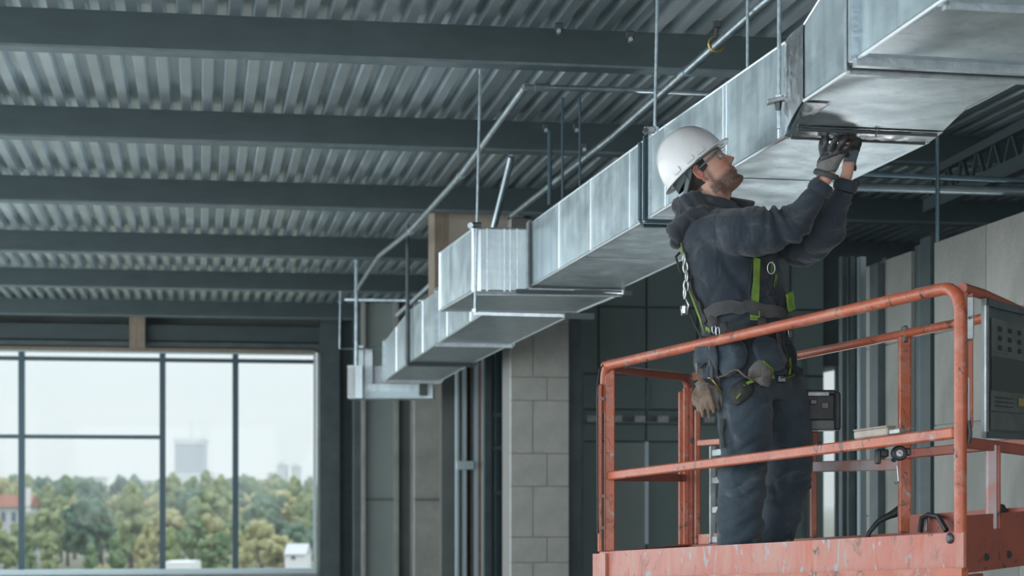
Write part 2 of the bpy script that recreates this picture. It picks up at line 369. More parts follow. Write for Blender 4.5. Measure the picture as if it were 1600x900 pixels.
# glazed dark panel
gp = thing('window_2', None, None, B(1.5, 22, ZF), kind='structure')
unit(757, 768, 22.2, .1, 'steel_d', name='window_frame', parent=gp)
unit(790, 799, 22.2, .1, 'steel_d', name='window_frame', parent=gp)
unit(768, 790, 22.3, .02, 'glass', name='pane', parent=gp)
unit(774, 780, 22.6, .05, 'alu', name='inner_post', parent=gp)
for py in (648, 700, 770): 
    z = hitv(775, py, 22.2)[1]; MB().bb(hitv(768, 700, 22.25)[0], hitv(790, 700, 22.25)[0], 22.22, 22.3, z-.02, z+.02).build('glazing_bar', 'steel_d', gp)

# ---- block column
bc = thing('trim_1', None, None, B(2, 20, ZF), kind='structure')
bc['label'] = 'pale concrete block pier with stepped joints'
v0 = 19.5; ua, ub = hitv(798, 700, v0)[0], hitv(889, 700, v0)[0]
MB().bb(ua+.008, ub-.008, v0+.012, v0+.6, ZF, ZD).build('mortar_core', 'mortar', bc)
zl_ = [ZF, -1.15, -.62, -.358, .166, .504, 1.05, 1.29, 1.84, 2.38, ZD]
for k, (z, z1) in enumerate(zip(zl_[:-1], zl_[1:])):
    cuts = [ua] + ([ua+(ub-ua)*.38] if k % 2 else [ua+(ub-ua)*.62]) + [ub]
    for a, b in zip(cuts[:-1], cuts[1:]):
        mb = MB(); j = .004+.004*rnd.random()
        mb.bb(a+.004, b-.004, v0-j, v0+.1, z+.005, z1-.005)
        mb.build('block', 'block', bc)
unit(889, 908, 19.6, .4, 'steel_d', name='steel_column', parent=bc)
unit(908, 912, 19.9, .2, 'beam_edge', name='steel_column', parent=bc)

# ---- dark back wall made of panels with recessed joints
dk = thing('wall_dark', None, None, B(4, 21, ZF), kind='structure')
vd = 20.6
zt_ = ZD
g0, g1, gz = hitv(1289, 700, vd)[0], hitv(1313, 700, vd)[0], hitv(1300, 572, vd)[1]
MB().bb(hitv(800, 700, vd)[0], g0, vd+.05, vd+.12, ZF, ZD).build('wall_core', 'steel_d', dk)
MB().bb(g1, UR, vd+.05, vd+.12, ZF, ZD).build('wall_core', 'steel_d', dk)
MB().bb(g0, g1, vd+.05, vd+.12, gz, ZD).build('wall_core', 'steel_d', dk)
pxs = [905, 935, 1010, 1090, 1165, 1235, 1288]
zs = [ZF, hitv(1000, 690, vd)[1], hitv(1000, 640, vd)[1], hitv(1000, 585, vd)[1], hitv(1000, 480, vd)[1], ZD]
for i in range(len(pxs)-1):
    for j in range(len(zs)-1):
        u0, u1 = hitv(pxs[i], 700, vd)[0], hitv(pxs[i+1], 700, vd)[0]
        MB().bb(u0+.012, u1-.012, vd+(.02 if j == 1 else 0), vd+.05, zs[j]+.012, zs[j+1]-.012).build('panel', 'wallpl' if (j == 0 and i in (1,)) else 'wallp', dk)
for px, a, b in ((1010, 690, 850), (1012, 595, 640), (1255, 560, 860)):
    u = hitv(px, 700, vd)[0]; MB().bb(u-.02, u+.02, vd-.02, vd, hitv(px, b, vd)[1], hitv(px, a, vd)[1]).build('joint_strip', 'alu_l' if px == 1010 else 'beam_edge', dk)
# row of pale clips and lamps along the cable tray line
# cable tray across the dark wall
tr = thing('cable_tray', 'dim cable tray running across the dark wall behind the worker', 'tray', B(4, 20.4, hitv(1000, 660, 20.4)[1]))
zt2 = hitv(1000, 662, 20.4)[1]
MB().bb(hitv(905, 700, 20.4)[0], hitv(1345, 700, 20.4)[0], 20.3, 20.5, zt2, zt2+.02).build('tray_base', 'beam_edge', tr)
for px in range(915, 1345, 36):
    u = hitv(px, 700, 20.4)[0]; MB().bb(u, u+.12, 20.26, 20.32, zt2+.01, zt2+.08).build('clip', 'greymetal', tr)

# ---- right hand partition wall parallel to the duct: concrete panels with uneven top line
pw = thing('wall_right_partition', None, None, B(4.9, 12, ZF), kind='structure')
uq = 4.92; zq = 1.76
def vq(px): return hitu(px, 600, uq)[0]
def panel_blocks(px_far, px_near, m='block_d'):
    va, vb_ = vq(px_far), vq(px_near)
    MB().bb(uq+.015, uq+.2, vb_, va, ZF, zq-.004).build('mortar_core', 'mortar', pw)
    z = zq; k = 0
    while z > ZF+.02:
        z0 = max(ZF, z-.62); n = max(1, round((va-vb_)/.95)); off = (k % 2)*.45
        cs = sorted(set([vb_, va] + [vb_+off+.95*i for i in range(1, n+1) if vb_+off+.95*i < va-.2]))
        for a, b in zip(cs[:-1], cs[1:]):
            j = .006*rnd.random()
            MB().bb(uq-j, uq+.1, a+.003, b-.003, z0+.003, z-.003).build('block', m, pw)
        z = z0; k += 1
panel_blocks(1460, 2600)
panel_blocks(1354, 1425)
MB().bb(uq+.02, uq+.12, vq(1425), vq(1436), ZF, zq+.03).build('steel_stud', 'steel_d', pw)
MB().bb(uq-.02, uq+.12, vq(1442), vq(1458), ZF, zq+.05).build('steel_stud', 'beam', pw)
MB().bb(uq, uq+.05, vq(1437), vq(1441), ZF, zq+.02).build('steel_stud', 'beam_edge', pw)
MB().bb(uq-.06, uq-.01, vq(1371), vq(1384), ZF, zq-.02).build('steel_stud', 'steel_d', pw)
# slim studs standing between dark wall and partition
for px, w, m in ((1316, 8, 'steel_d'), (1329, 7, 'beam_edge'), (1345, 9, 'alu_l'), (1384, 5, 'steel_d')):
    v = 14.2; u = hitv(px, 700, v)[0]; MB().bb(u, u+w/F*v, v, v+.08, ZF, 1.9).build('steel_stud', m, pw)
# narrow window strip in the right wall, seen through a slot of the dark wall
sl = thing('window_3', None, None, B(UR, vs0, ZF), kind='structure')
vm = hitu(1300, 700, UR)[0]; MB().bb(UR+.04, UR+.07, vm-.02, vm+.02, ZF, zs1).build('mullion', 'alu', sl)
MB().bb(UR+.05, UR+.06, vs0, vs1, ZF, zs1).build('pane', 'glass', sl)
# ================================================================== DUCTS
def ring(bl, br, zb_, zt_):   # section at a station: bottom-left (x, y), bottom-right (x, y)
    return [Vector((bl[0], bl[1], zb_)), Vector((br[0], br[1], zb_)), Vector((br[0], br[1], zt_)), Vector((bl[0], bl[1], zt_))]
def st(px, Yd, zb_, zt_, w):
    x = (px-800)/F*Yd
    return ring((x, Yd), (x+w*.978, Yd+w*.208), zb_, zt_)
def section(a, b, parent, m='galv', name='duct_section', n=1, b0=.0):
    mb = MB(); mb.hexa([a[0], a[1], b[1], b[0], a[3], a[2], b[2], b[3]]); o = mb.build(name, m, parent)
    return o
def lerpst(a, b, t): return [p.lerp(q, t) for p, q in zip(a, b)]
def seam_edges(a, b, parent):
    """bright folded seams running along the lower and upper left edges"""
    for i, r in ((0, .009), (3, .006)): MB().tube([a[i], b[i]], r, 6).build('folded_seam', 'seam', parent)
    MB().tube([a[1], b[1]], .007, 6).build('folded_seam', 'seam', parent)
def flange(r, parent, e=.03, t=.035, m='galv_trim', d=Vector((-.208, .978, 0))):
    """angle frame standing proud around a joint"""
    c = sum(r, Vector())/4; out = []
    ax = (r[1]-r[0]).normalized(); up = Vector((0, 0, 1))
    R = [r[0]-ax*e-up*e, r[1]+ax*e-up*e, r[2]+ax*e+up*e, r[3]-ax*e+up*e]
    for i in range(4): MB().bar(r[i].lerp(R[i], .5), r[(i+1) % 4].lerp(R[(i+1) % 4], .5), t, e*1.15, up=(ax if i % 2 else up)).build('flange_bar', m, parent)
def standing_seams(a, b, parent, ts, r=.006, m='seam'):
    for t in ts:
        q = lerpst(a, b, t); mb = MB(); mb.tube([q[3]+Vector((-.002, 0, 0)), q[0]+Vector((-.002, 0, 0))], r, 6); mb.build('standing_seam', m, parent)
def under_seams(a, b, parent, ts):
    for t in ts:
        q = lerpst(a, b, t); MB().tube([q[0], q[1]], .004, 6).build('cross_seam', 'dark_trim', parent)

mdX = thing('galvanized_duct', 'long galvanized rectangular supply duct above the worker, foil taped at the joint he works on', 'duct', (1.2, 8.3, 1.585))
s_end = st(1640, 5.35, 1.605, 2.06, .74)
s_big0 = st(1480, 6.17, 1.605, 2.06, .74)
s_big1 = st(1341, 6.93, 1.605, 2.06, .74)
s_fl = st(1330, 7.02, 1.585, 2.02, .69)
s_b = st(1257, 7.57, 1.585, 1.885, .69)
s_tape = st(1236, 8.17, 1.585, 1.99, .67)
s_main0 = st(1228, 8.30, 1.585, 1.992, .66)
s_mid = st(1012, 10.38, 1.535, 1.97, .65)
s_far = st(828, 13.2, 1.483, 1.914, .635)
section(s_end, s_big0, mdX); section(s_big0, s_big1, mdX); seam_edges(s_end, s_big1, mdX)
flange(s_big0, mdX, .022, .03); flange(s_big1, mdX, .03, .035); flange(lerpst(s_big1, s_fl, .5), mdX, .014, .02, 'dark_trim'); flange(s_fl, mdX, .022, .03)
section(s_fl, s_b, mdX); seam_edges(s_fl, s_b, mdX)
section(s_main0, s_mid, mdX); seam_edges(s_main0, s_mid, mdX)
standing_seams(s_main0, s_mid, mdX, (.04, .37, .395, .84)); standing_seams(s_mid, s_far, mdX, (.12, .42, .70))
under_seams(s_main0, s_mid, mdX, (.44,)); under_seams(s_mid, s_far, mdX, (.5,))
section(s_mid, s_far, mdX); seam_edges(s_mid, s_far, mdX)
flange(s_mid, mdX, .022, .03, 'alu'); flange(lerpst(s_mid, s_main0, .03), mdX, .012, .02)
flange(s_far, mdX, .02, .04); flange(lerpst(s_far, s_mid, .018), mdX, .012, .03, 'dark_trim')
# crumpled foil wrapped round the joint: one creased sheet per face
def foil(a0, a1, b0, b1, parent, nu=46, nv=22, amp=.016, out=(0, 0, 0), seed=3., bulge=.0):
    """a0-a1 and b0-b1 are opposite edges of the sheet"""
    mb = MB(); vs = []; out = Vector(out)
    for i in range(nu+1):
        for j in range(nv+1):
            p = a0.lerp(a1, i/nu).lerp(b0.lerp(b1, i/nu), j/nv); q = p*9+Vector((seed, 0, 0))
            e = abs(noise.noise(q))*.9+abs(noise.noise(q*2.3))*.5+.25*noise.noise(q*.6); ed = min(1, j/nv*5, (1-j/nv)*5)*min(1, i/nu*8, (1-i/nu)*8)
            vs.append(p+out*(.006+amp*e*ed+bulge*math.sin(math.pi*j/nv)*(.4+.6*math.sin(math.pi*i/nu))))
    mb.add(vs, [(i*(nv+1)+j, (i+1)*(nv+1)+j, (i+1)*(nv+1)+j+1, i*(nv+1)+j+1) for i in range(nu) for j in range(nv)])
    o = mb.build('foil_tape', 'foil', parent, 25); return tag(o, 'crumpled bright foil tape over the joint')
section(s_b, s_tape, mdX, name='joint_collar', m='galv'); section(s_tape, s_main0, mdX, name='joint_collar', m='galv')
nl = Vector((-.97, -.2, 0))
foil(s_b[0], s_b[3], s_main0[0], s_main0[3], mdX, 50, 24, out=nl, bulge=.02)
c_ = lerpst(s_b, s_tape, .80); foil(c_[0], c_[1], s_main0[0], s_main0[1], mdX, 60, 10, .016, (0, 0, -1), 9.)
foil(s_b[3], s_b[3].lerp(s_b[2], .3), s_main0[3], s_main0[3].lerp(s_main0[2], .3), mdX, 14, 20, .02, (0, 0, 1), 5.)
foil(s_b[0]+Vector((0,0,-.002)), s_b[0].lerp(s_b[1], .16)+Vector((0,0,-.002)), c_[0], c_[0].lerp(c_[1], .03), mdX, 14, 14, .012, (0, 0, -1), 15.)
# dark open lip under the joint, with the printed letter of the tape
q0, q1 = lerpst(s_tape, s_main0, .0), s_main0
MB().bar(q1[0]+Vector((.02, -.02, -.012)), q1[1]+Vector((-.02, -.02, -.012)), .012, .012).build('lip_strip', 'dark_trim', mdX)
MB().bar(lerpst(s_b, s_tape, .86)[0]+Vector((.02, 0, -.014)), lerpst(s_b, s_tape, .86)[1]+Vector((-.02, 0, -.014)), .012, .01).build('lip_strip', 'dark_trim', mdX)
def text(body, size, loc, rot, m, parent, name='lettering', ext=.0015):
    cu = bpy.data.curves.new(name, 'FONT'); cu.body = body; cu.size = size; cu.extrude = ext; cu.align_x = 'CENTER'; cu.align_y = 'CENTER'
    o = bpy.data.objects.new(name, cu); COL.objects.link(o); dg = bpy.context.evaluated_depsgraph_get()
    me = bpy.data.meshes.new_from_object(o.evaluated_get(dg)); bpy.data.objects.remove(o)
    me.materials.clear(); me.materials.append(M[m]); ob = bpy.data.objects.new(name, me); COL.objects.link(ob)
    w = Vector(); q = parent
    while q: w = w+q.location; q = q.parent
    ob.parent = parent; ob.location = Vector(loc)-w; ob.rotation_euler = rot; return ob

text('P', .05, P(1371, 208, 8.12), (math.pi/2, 0, 0), 'dark_trim', mdX)
# plenum box where the run turns, with the narrow left branch face
px_ = thing('plenum_box', 'galvanized plenum box with open left face where the duct turns', 'duct box', (.2, 13.8, 1.45))
zb1, zt1 = 1.452, 1.885
A = [Vector((-.264, 13.2, 0)), Vector((.77, 13.3, 0)), Vector((.50, 14.6, 0)), Vector((-.54, 14.5, 0))]
MB().hexa([a+Vector((0, 0, zb1)) for a in A] + [a+Vector((0, 0, zt1)) for a in A]).build('box_body', 'galv', px_)
for i in range(4):
    MB().tube([A[i]+Vector((0, 0, zb1)), A[(i+1) % 4]+Vector((0, 0, zb1))], .012, 6).build('edge_rail', 'seam', px_)
    MB().tube([A[i]+Vector((0, 0, zt1)), A[(i+1) % 4]+Vector((0, 0, zt1))], .008, 6).build('edge_rail', 'galv_trim', px_)
    MB().tube([A[i]+Vector((0, 0, zb1)), A[i]+Vector((0, 0, zt1))], .014, 6).build('corner_post', 'seam' if i in (0, 3) else 'galv_trim', px_)
for px in (748, 761, 788, 797, 808):
    x = (px-800)/F*13.2; MB().bar((x, 13.19+.1*(x+.264)/1.03, zb1), (x, 13.19+.1*(x+.264)/1.03, zt1), .012, .012 if px != 748 else .03).build('standing_seam', 'seam' if px in (748,) else 'galv_trim', px_)
MB().bar(A[0]+Vector((0, .13, zb1-.004)), A[1]+Vector((0, .13, zb1-.004)), .02, .02).build('angle_strip', 'galv_trim', px_)
MB().bar(Vector((.03, 13.2, zb1+.0)), Vector((.83, 13.32, zb1+.0)), .03, .03).build('angle_strip', 'dark_trim', px_)

# second, lower run beyond the box
d2 = thing('galvanized_duct', 'farther galvanized duct run stepping away behind the plenum box', 'duct', (-.5, 17, 1.4))
t0 = st(768, 14.6, 1.475, 1.93, .70); t1 = st(684, 17.0, 1.411, 1.87, .66); t2 = st(640, 18.9, 1.38, 1.89, .63); t3 = st(602, 21.5, 1.369, 1.80, .62)
for a, b in ((t0, t1), (t1, t2), (t2, t3)): section(a, b, d2); seam_edges(a, b, d2)
flange(t1, d2, .03, .05); flange(t2, d2, .035, .06, 'dark_trim'); flange(t3, d2, .03, .05); standing_seams(t0, t1, d2, (.35, .8)); standing_seams(t1, t2, d2, (.5,)); standing_seams(t2, t3, d2, (.5,))
# end boot and cross duct far away
d3 = thing('diffuser_boot', 'small far cross duct ending in a white outlet box near the window', 'duct box', (-1.6, 23, 1.2))
def bp(px, py, Yd): return P(px, py, Yd)
def box2(px0, py0, px1, py1, Yd, dep, m, name, par):
    a, b = P(px0, py1, Yd), P(px1, py0, Yd)
    return MB().box(((a.x+b.x)/2, Yd+dep/2, (a.z+b.z)/2), (b.x-a.x, dep, b.z-a.z)).build(name, m, par)
box2(543, 571, 566, 622, 22.4, .35, 'galv', 'outlet_box', d3)
tag(box2(543, 573, 553, 620, 22.37, .02, 'white', 'outlet_face', d3), 'white outlet face')
box2(566, 600, 676, 622, 22.7, .5, 'galv', 'cross_duct', d3)
box2(564, 612, 660, 620, 22.6, .05, 'alu_l', 'lower_trim', d3)
box2(570, 545, 582, 600, 22.9, .3, 'galv_trim', 'riser', d3)
box2(556, 540, 568, 572, 22.9, .2, 'galv', 'riser', d3)
box2(655, 592, 668, 618, 22.55, .04, 'dark_trim', 'end_strap', d3)
box2(582, 572, 605, 606, 23.2, .4, 'galv_trim', 'cross_duct', d3)

# formwork head of a pier hanging behind the box
M['beige_conc'] = mat('beige_concrete', (.42, .37, .31), .9, 0, (.34, .30, .26), 3)
hp = thing('pier_head', 'boxed concrete pier head with a brown timber cap behind the plenum box', 'pier', P(737, 455, 18.3))
vv = 18.3
def bx(px0, px1, z0, z1, v, dep, m, n): return MB().bb(hitv(px0, 700, v)[0], hitv(px1, 700, v)[0], v, v+dep, z0, z1).build(n, m, hp)
zt3 = hitv(700, 318, vv)[1]
bx(679, 702, 1.75, zt3, vv+.01, .5, 'wood', 'left_board'); bx(702, 793, 1.75, zt3, vv, .5, 'beige_conc', 'face_board')
bx(676, 796, zt3, hitv(700, 297, vv)[1], vv-.02, .55, 'ply', 'timber_cap'); bx(690, 793, hitv(700, 297, vv)[1], ZD-.01, vv-.01, .5, 'wood', 'top_board')

# ---- hanger rods (threaded rods from the deck)
def rod(px, Yd, ztop, zbot, r, label, grp='threaded hanger rods', m='rod', lean=0., clamp=None):
    x = (px-800)/F*Yd
    t = thing('hanger_rod', label, 'rod', (x, Yd, zbot), grp)
    MB().tube([(x, Yd, zbot), (x+lean, Yd, ztop)], r, 8).build('rod', m, t)
    for z in ([zbot+.02] if clamp is None else clamp):
        MB().lathe((x, Yd, z-.012), [(.0, 0), (r*2.4, 0), (r*2.4, .024), (0, .024)], 6).build('nut', 'galv_trim', t)
    return t
r1 = rod(742, 13.12, ZD, 1.30, .0095, 'thin bright rod passing the left corner of the plenum box', lean=.037, clamp=[1.90, 1.31])
MB().tube([P(738, 352, 13.1), P(752, 352, 13.1)], .022, 8).build('clamp', 'dark_trim', r1)
MB().lathe(P(735, 352, 13.06), [(.0, 0), (.02, 0), (.02, .05), (0, .05)], 8, (0, 1, 0)).build('clamp_bolt', 'galv_trim', r1)
tp = thing('trapeze_strut', 'horizontal strut under the plenum box hung from the thin rod', 'strut', (.0, 13.12, 1.29))
MB().bar((-.262, 13.12, 1.29), (.46, 13.15, 1.275), .022, .022).build('strut', 'galv_trim', tp)
MB().bar((.36, 13.1, 1.275), (.56, 13.13, 1.27), .03, .04).build('end_bracket', 'dark_trim', tp)
r2 = rod(1023, 9.98, ZD, 1.93, .0085, 'bright rod above the hard hat, clamped at the duct top edge', lean=.02, clamp=[1.94])
MB().cbox(P(1015, 203, 9.95), (.06, .03, .035), b=.005).build('clamp', 'greymetal', r2)
MB().lathe(P(1009, 203, 9.92), [(.0, 0), (.014, 0), (.014, .05), (0, .05)], 8, (0, 1, 0)).build('clamp_bolt', 'bolt', r2)
# strap of that hanger: round the duct at px 1012
sp = thing('duct_strap', 'U shaped strap round the duct behind the hard hat', 'strap', s_mid[0])
q = lerpst(s_mid, s_main0, -.012)
MB().tube([q[3]+Vector((-.035, 0, -.02)), q[0]+Vector((-.035, 0, .0)), q[0]+Vector((-.02, 0, -.035)), q[1]+Vector((.02, 0, -.035))], .012, 8).build('strap_rod', 'alu', sp)
r3 = rod(1217, 8.22, ZD, 1.60, .0095, 'rod running down in front of the foil joint', lean=.004, clamp=[1.73])
MB().cbox(P(1213, 157, 8.2), (.085, .05, .018), (Vector((.97, .0, .22)), Vector((0, 1, 0)), Vector((-.22, 0, .97))), .003).build('wing_plate', 'greymetal', r3)
MB().lathe(P(1216, 172, 8.2), [(0, 0), (.012, 0), (.016, .03), (.016, .05), (0, .05)], 6).build('wing_nut', 'bolt', r3)
rod(1168, 9.6, ZD, 1.95, .008, 'grey rod behind the duct, left of the foil joint', clamp=[])
rod(859, 14.4, P(0, 195, 14.4).z, P(0, 320, 14.4).z, .018, 'short dark drop rod left of the sloping pipe', m='alu', clamp=[])
rod(879, 13.9, ZD, 1.9, .01, 'dim rod behind the duct under the sloping pipe', m='alu', clamp=[])
rod(906, 13.4, ZD-.1, 1.85, .008, 'faint rod left of the duct above mid length', m='alu', clamp=[])
rod(1465, 10.9, ZD, P(0, 378, 10.9).z, .012, 'rod standing above the corner of the right concrete wall', m='alu', clamp=[])
rod(557, 22.45, ZD, P(0, 571, 22.3).z, .022, 'pale drop rod above the far outlet box', m='pipe', clamp=[])
rod(637, 18.7, 2.7, P(0, 570, 18.7).z, .02, 'dark drop rod at the far duct joint', m='steel_d', clamp=[])
# thin bent wire loop beside the far rod
lp = MB().tube([P(532, 455, 22.5), P(531, 545, 22.5), P(560, 545, 22.5), P(602, 545, 22.5)], .013, 6).build('conduit', 'pipe')
tag(lp, 'thin bent conduit dropping beside the far outlet box', 'conduit')
# beam clamps and bolts on the beams
def beam_clamp(px, py, Yd, label):
    c = P(px, py, Yd); t = thing('beam_clamp', label, 'clamp', c)
    MB().cbox(c, (.05, .04, .045), b=.006).build('clamp_body', 'bolt', t)
    MB().lathe(c+Vector((0, -.03, -.03)), [(0, 0), (.014, .0), (.014, .05), (0, .05)], 8, (0, 1, 0)).build('bolt', 'rod', t)
for i, (px, py, Yd) in enumerate([(873, 42, 11.5), (985, 55, 11.55), (853, 198, 14.3), (901, 198, 14.2), (913, 228, 13.9)]):
    beam_clamp(px, py, Yd, ['dark clamp on the top beam left of the middle rod', 'small bright bolt clamp on the top beam near the middle rod', 'left of two clamps on the second beam over the sloping pipe',
                            'right of two clamps on the second beam over the sloping pipe', 'clamp gripping the long sloping pipe'][i])

# ---- long pipes under the deck
def pipe(pts, r, label, name='ceiling_pipe', m='pipe', coup=(), n=12, grp='zinc pipes under the ceiling'):
    t = thing(name, label, 'pipe', pts[0], grp)
    MB().tube(pts, r, n).build('pipe_run', m, t, smooth=True)
    for k in coup:
        i = int(k); f = k-i; p = Vector(pts[i]).lerp(Vector(pts[i+1]), f); d = (Vector(pts[i+1])-Vector(pts[i])).normalized()
        MB().tube([p-d*.05, p+d*.05], r*1.35, n).build('coupling', m, t, smooth=True)
    return t
pA = pipe([P(1250, -40, 9.0), P(1190, 8, 9.5), P(960, 212, 12.6), P(800, 337, 16.6)], .024, 'long straight zinc pipe sloping from top right down towards the pier head', coup=(1.45,))
t = thing('pipe_hanger', 'ring hanger holding the long pipe near the top of the picture', 'hanger', P(1120, 68, 10.3))
MB().tube([P(1120, 36, 10.3), P(1119, 60, 10.3)], .012, 8).build('hanger_rod_piece', 'bolt', t)
MB().tube([P(1119, 60, 10.3)+Vector((.04*math.cos(a), .0, -.03+.04*math.sin(a))) for a in [i*math.pi/6 for i in range(12)]], .008, 6, closed=True).build('ring', 'brass', t)
MB().cbox(P(1120, 38, 10.3), (.045, .03, .04), b=.005).build('clamp_body', 'bolt', t)
pipe([P(821, 136, 11.9), P(722, 272, 14.6), P(640, 362, 17.6), P(592, 400, 20), P(556, 455, 22.6)], .024, 'kinked zinc pipe sloping down left to the far drop rod', coup=(1.02, 2.0))
pipe([P(818, 136, 11.9), P(960, 140, 12.1), P(1150, 148, 12.35)], .018, 'level thin pipe joining the top of the kinked pipe', coup=(.2,))
pipe([P(799, 246, 15.2), P(771, 358, 15.5)], .026, 'short leaning pipe above the plenum box')
pipe([P(690, 430, 18.9), P(622, 492, 20.5)], .03, 'short far pipe above the second duct')
pipe([P(540, 468, 23.0), P(690, 470, 22.0)], .02, 'thin level pipe under the far beams')
pipe([P(1330, 271, 12.4), P(1640, 285, 12.0)], .02, 'upper of two level pipes at right under the ceiling', m='alu')
pipe([P(1330, 292, 12.4), P(1640, 301, 12.0)], .028, 'lower of two level pipes at right under the ceiling', m='beam_edge')
# sloping lattice girder in the dark at right
lg = thing('lattice_girder', 'dim lattice girder sloping in the dark at the right edge', 'girder', P(1560, 250, 11))
a0, a1 = P(1450, 322, 15), P(1660, 228, 11.5)
MB().bar(a0, a1, .08, .10).build('lower_chord', 'beam', lg)
b0, b1 = a0+Vector((0, 0, .24)), a1+Vector((0, 0, .24)); MB().bar(b0, b1, .06, .06).build('upper_chord', 'beam', lg)
for i in range(8):
    p, q_ = a0.lerp(a1, i/8), b0.lerp(b1, (i+.5)/8); r_ = a0.lerp(a1, (i+1)/8)
    MB().bar(p, q_, .025, .025).build('diagonal', 'steel_d', lg); MB().bar(q_, r_, .025, .025).build('diagonal', 'steel_d', lg)
# ================================================================== THE LIFT PLATFORM
FL, FR, DV = Vector((.455, 9.41, 0)), Vector((1.63, 6.98, 0)), Vector((.463, .60, 0))
def K(t, d, h, dz=0):     # t along the front, d depth 0..1, h 0 = toe board top, 1 = top rail
    p = FL + (FR-FL)*t + DV*d
    z0 = -.2415+.1325*t+.02*d; z1 = .668+.123*t-.017*d
    p.z = z0+(z1-z0)*h+dz; return p
tx = (FR-FL).normalized(); dx_ = DV.normalized(); nf = Vector((tx.y, -tx.x, 0)).normalized()
if nf.y > 0: nf = -nf
lift = thing('lift_platform', 'orange scissor lift platform with worn guard rails the worker stands on', 'lift', Vector((1.25, 8.45, ZF)))
def part(mb, name, m, smooth=False, lab=None):
    o = mb.build(name, m, lift, smooth); 
    if lab: tag(o, lab)
    return o
def arc(p, q, r, c, n=7):   # quarter bend from p to q about corner c
    return [ (p-c)*math.cos(a)+(q-c)*math.sin(a)-((p-c)+(q-c))+c + 0*p for a in [i/n*math.pi/2 for i in range(n+1)]]
def bend(c, a, b, r, n=7):  # round off corner c between directions a (in) and b (out)
    p, q = c + (a-c).normalized()*r, c + (b-c).normalized()*r
    return [(p*(1-s)*(1-s) + c*2*s*(1-s) + q*s*s) for s in [i/n for i in range(n+1)]]
TR = .0235
# front top rail: from the left corner to the bent right corner, and down as the right post
c0, c1 = K(0, 0, 1), K(1.0, 0, 1)
low = K(1, 0, 0)
path = [K(.0, 0, 1)] + [K(t, 0, 1) for t in (.2, .5, .8)] + bend(c1, K(.5, 0, 1), low, .11) + [K(1, 0, .4), K(1, 0, .0, -.0)]
front_rail = part(MB().tube(path, TR, 14), 'top_rail', 'orange', True)
# left end: rail bends to the side
cb = K(0, 0, 1)
part(MB().tube([K(.03, 0, 1)] + bend(cb, K(.3, 0, 1), K(0, 0, .2), .07) + [K(0, 0, .75)], TR*.98, 12), 'rail_elbow', 'orange', True)
part(MB().tube([K(.0, 0, 1, -.01), K(0, .5, 1, -.005)] + bend(K(0, 1, 1), K(0, .5, 1), K(0, 1, .2), .07) + [K(0, 1, .5), K(0, 1, .0)], TR*.9, 12), 'end_rail', 'orange_shaded', True)
# mid rails
part(MB().bar(K(.02, 0, .405), K(.99, 0, .405), .03, .042, b=.006), 'mid_rail', 'orange')
part(MB().bar(K(.0, .05, .40), K(0, .95, .40), .03, .038, b=.005), 'mid_rail', 'orange_shaded')
# left posts
ax = (dx_, nf, Vector((0, 0, 1)))
def post(p0, p1, w, d, m='orange', ax_=None, name='post'):
    p0, p1 = Vector(p0), Vector(p1); a = ax_ or (Vector((1, 0, 0)), Vector((0, 1, 0)))
    return part(MB().cbox((p0+p1)/2, (w, d, (p1-p0).length), (a[0], a[1], Vector((0, 0, 1))), .005), name, m)
pp = K(0.008, 0.03, 0); post(pp, pp+Vector((0, 0, .895)), .05, .05)
pp = K(0.0, -.055, 0); post(pp, pp+Vector((0, 0, .82)), .022, .03)
pp = K(0.0, -.07, .17); post(pp, pp+Vector((0, 0, .60)), .018, .014, 'orange')
for h in (.30, .82, .13): part(MB().lathe(K(0, -.03, h)+Vector((0, -.03, 0)), [(0, 0), (.009, 0), (.009, .012), (0, .012)], 8, (0, -1, 0)), 'rivet', 'bolt')
# wire along the left post
part(MB().tube([K(0, -.08, .1), K(0, -.085, .5), K(0, -.085, .88), K(0.0, -.06, .98), K(.01, 0, 1.03), K(.06, 0, 1.02)], .0045, 6), 'wire', 'rubber')
# back left pair of posts
pp = K(0, 1.0, 0); post(pp, pp+Vector((0, 0, .82)), .052, .04)
pp = K(0, 1.0, 0)+Vector((-.034, .01, 0)); post(pp, pp+Vector((0, 0, .80)), .03, .03)
post(K(.035, 1, .0), K(.035, 1, .80), .03, .03)
part(MB().lathe(K(.0, .96, .62)+Vector((.04, -.04, 0)), [(0, 0), (.018, 0), (.018, .02), (0, .02)], 10, (0, -1, 0)), 'pivot_knob', 'bolt')
# back rails
part(MB().tube([K(.02, 1, 1)] + [K(t, 1, 1) for t in (.3, .6, .9, 1.0)], TR*.85, 12), 'back_rail', 'orange', True)
post(K(.675, 1, 0), K(.675, 1, .99), .052, .045)
post(K(.675, 1, .955), K(.675, 1, 1.04), .02, .055, 'bolt', name='rail_clamp')
post(K(.42, 1, 0), K(.42, 1, .52), .03, .03)
part(MB().bar(K(.34, 1, .395), K(.665, 1, .345), .025, .05, b=.004), 'back_mid_rail', 'pinkgrey')
part(MB().bar(K(.655, .985, .395), K(.99, .985, .385), .025, .04, b=.004), 'back_mid_rail', 'orange_shaded')
# grey gate ladder behind the legs
ga = K(.09, 1.0, 0); gb = K(.21, 1.0, 0)
for q in (ga, gb): post(q, q+Vector((0, 0, .50)), .035, .02, 'greymetal', name='gate_stile')
for h in (.0, .15, .30, .44): part(MB().bar(ga+Vector((0, 0, h+.02)), gb+Vector((0, 0, h+.02)), .02, .035, b=.003), 'gate_rung', 'greymetal')
part(MB().bar(K(.03, 1, .60), K(.25, 1, .575), .022, .03, b=.003), 'gate_top', 'orange')
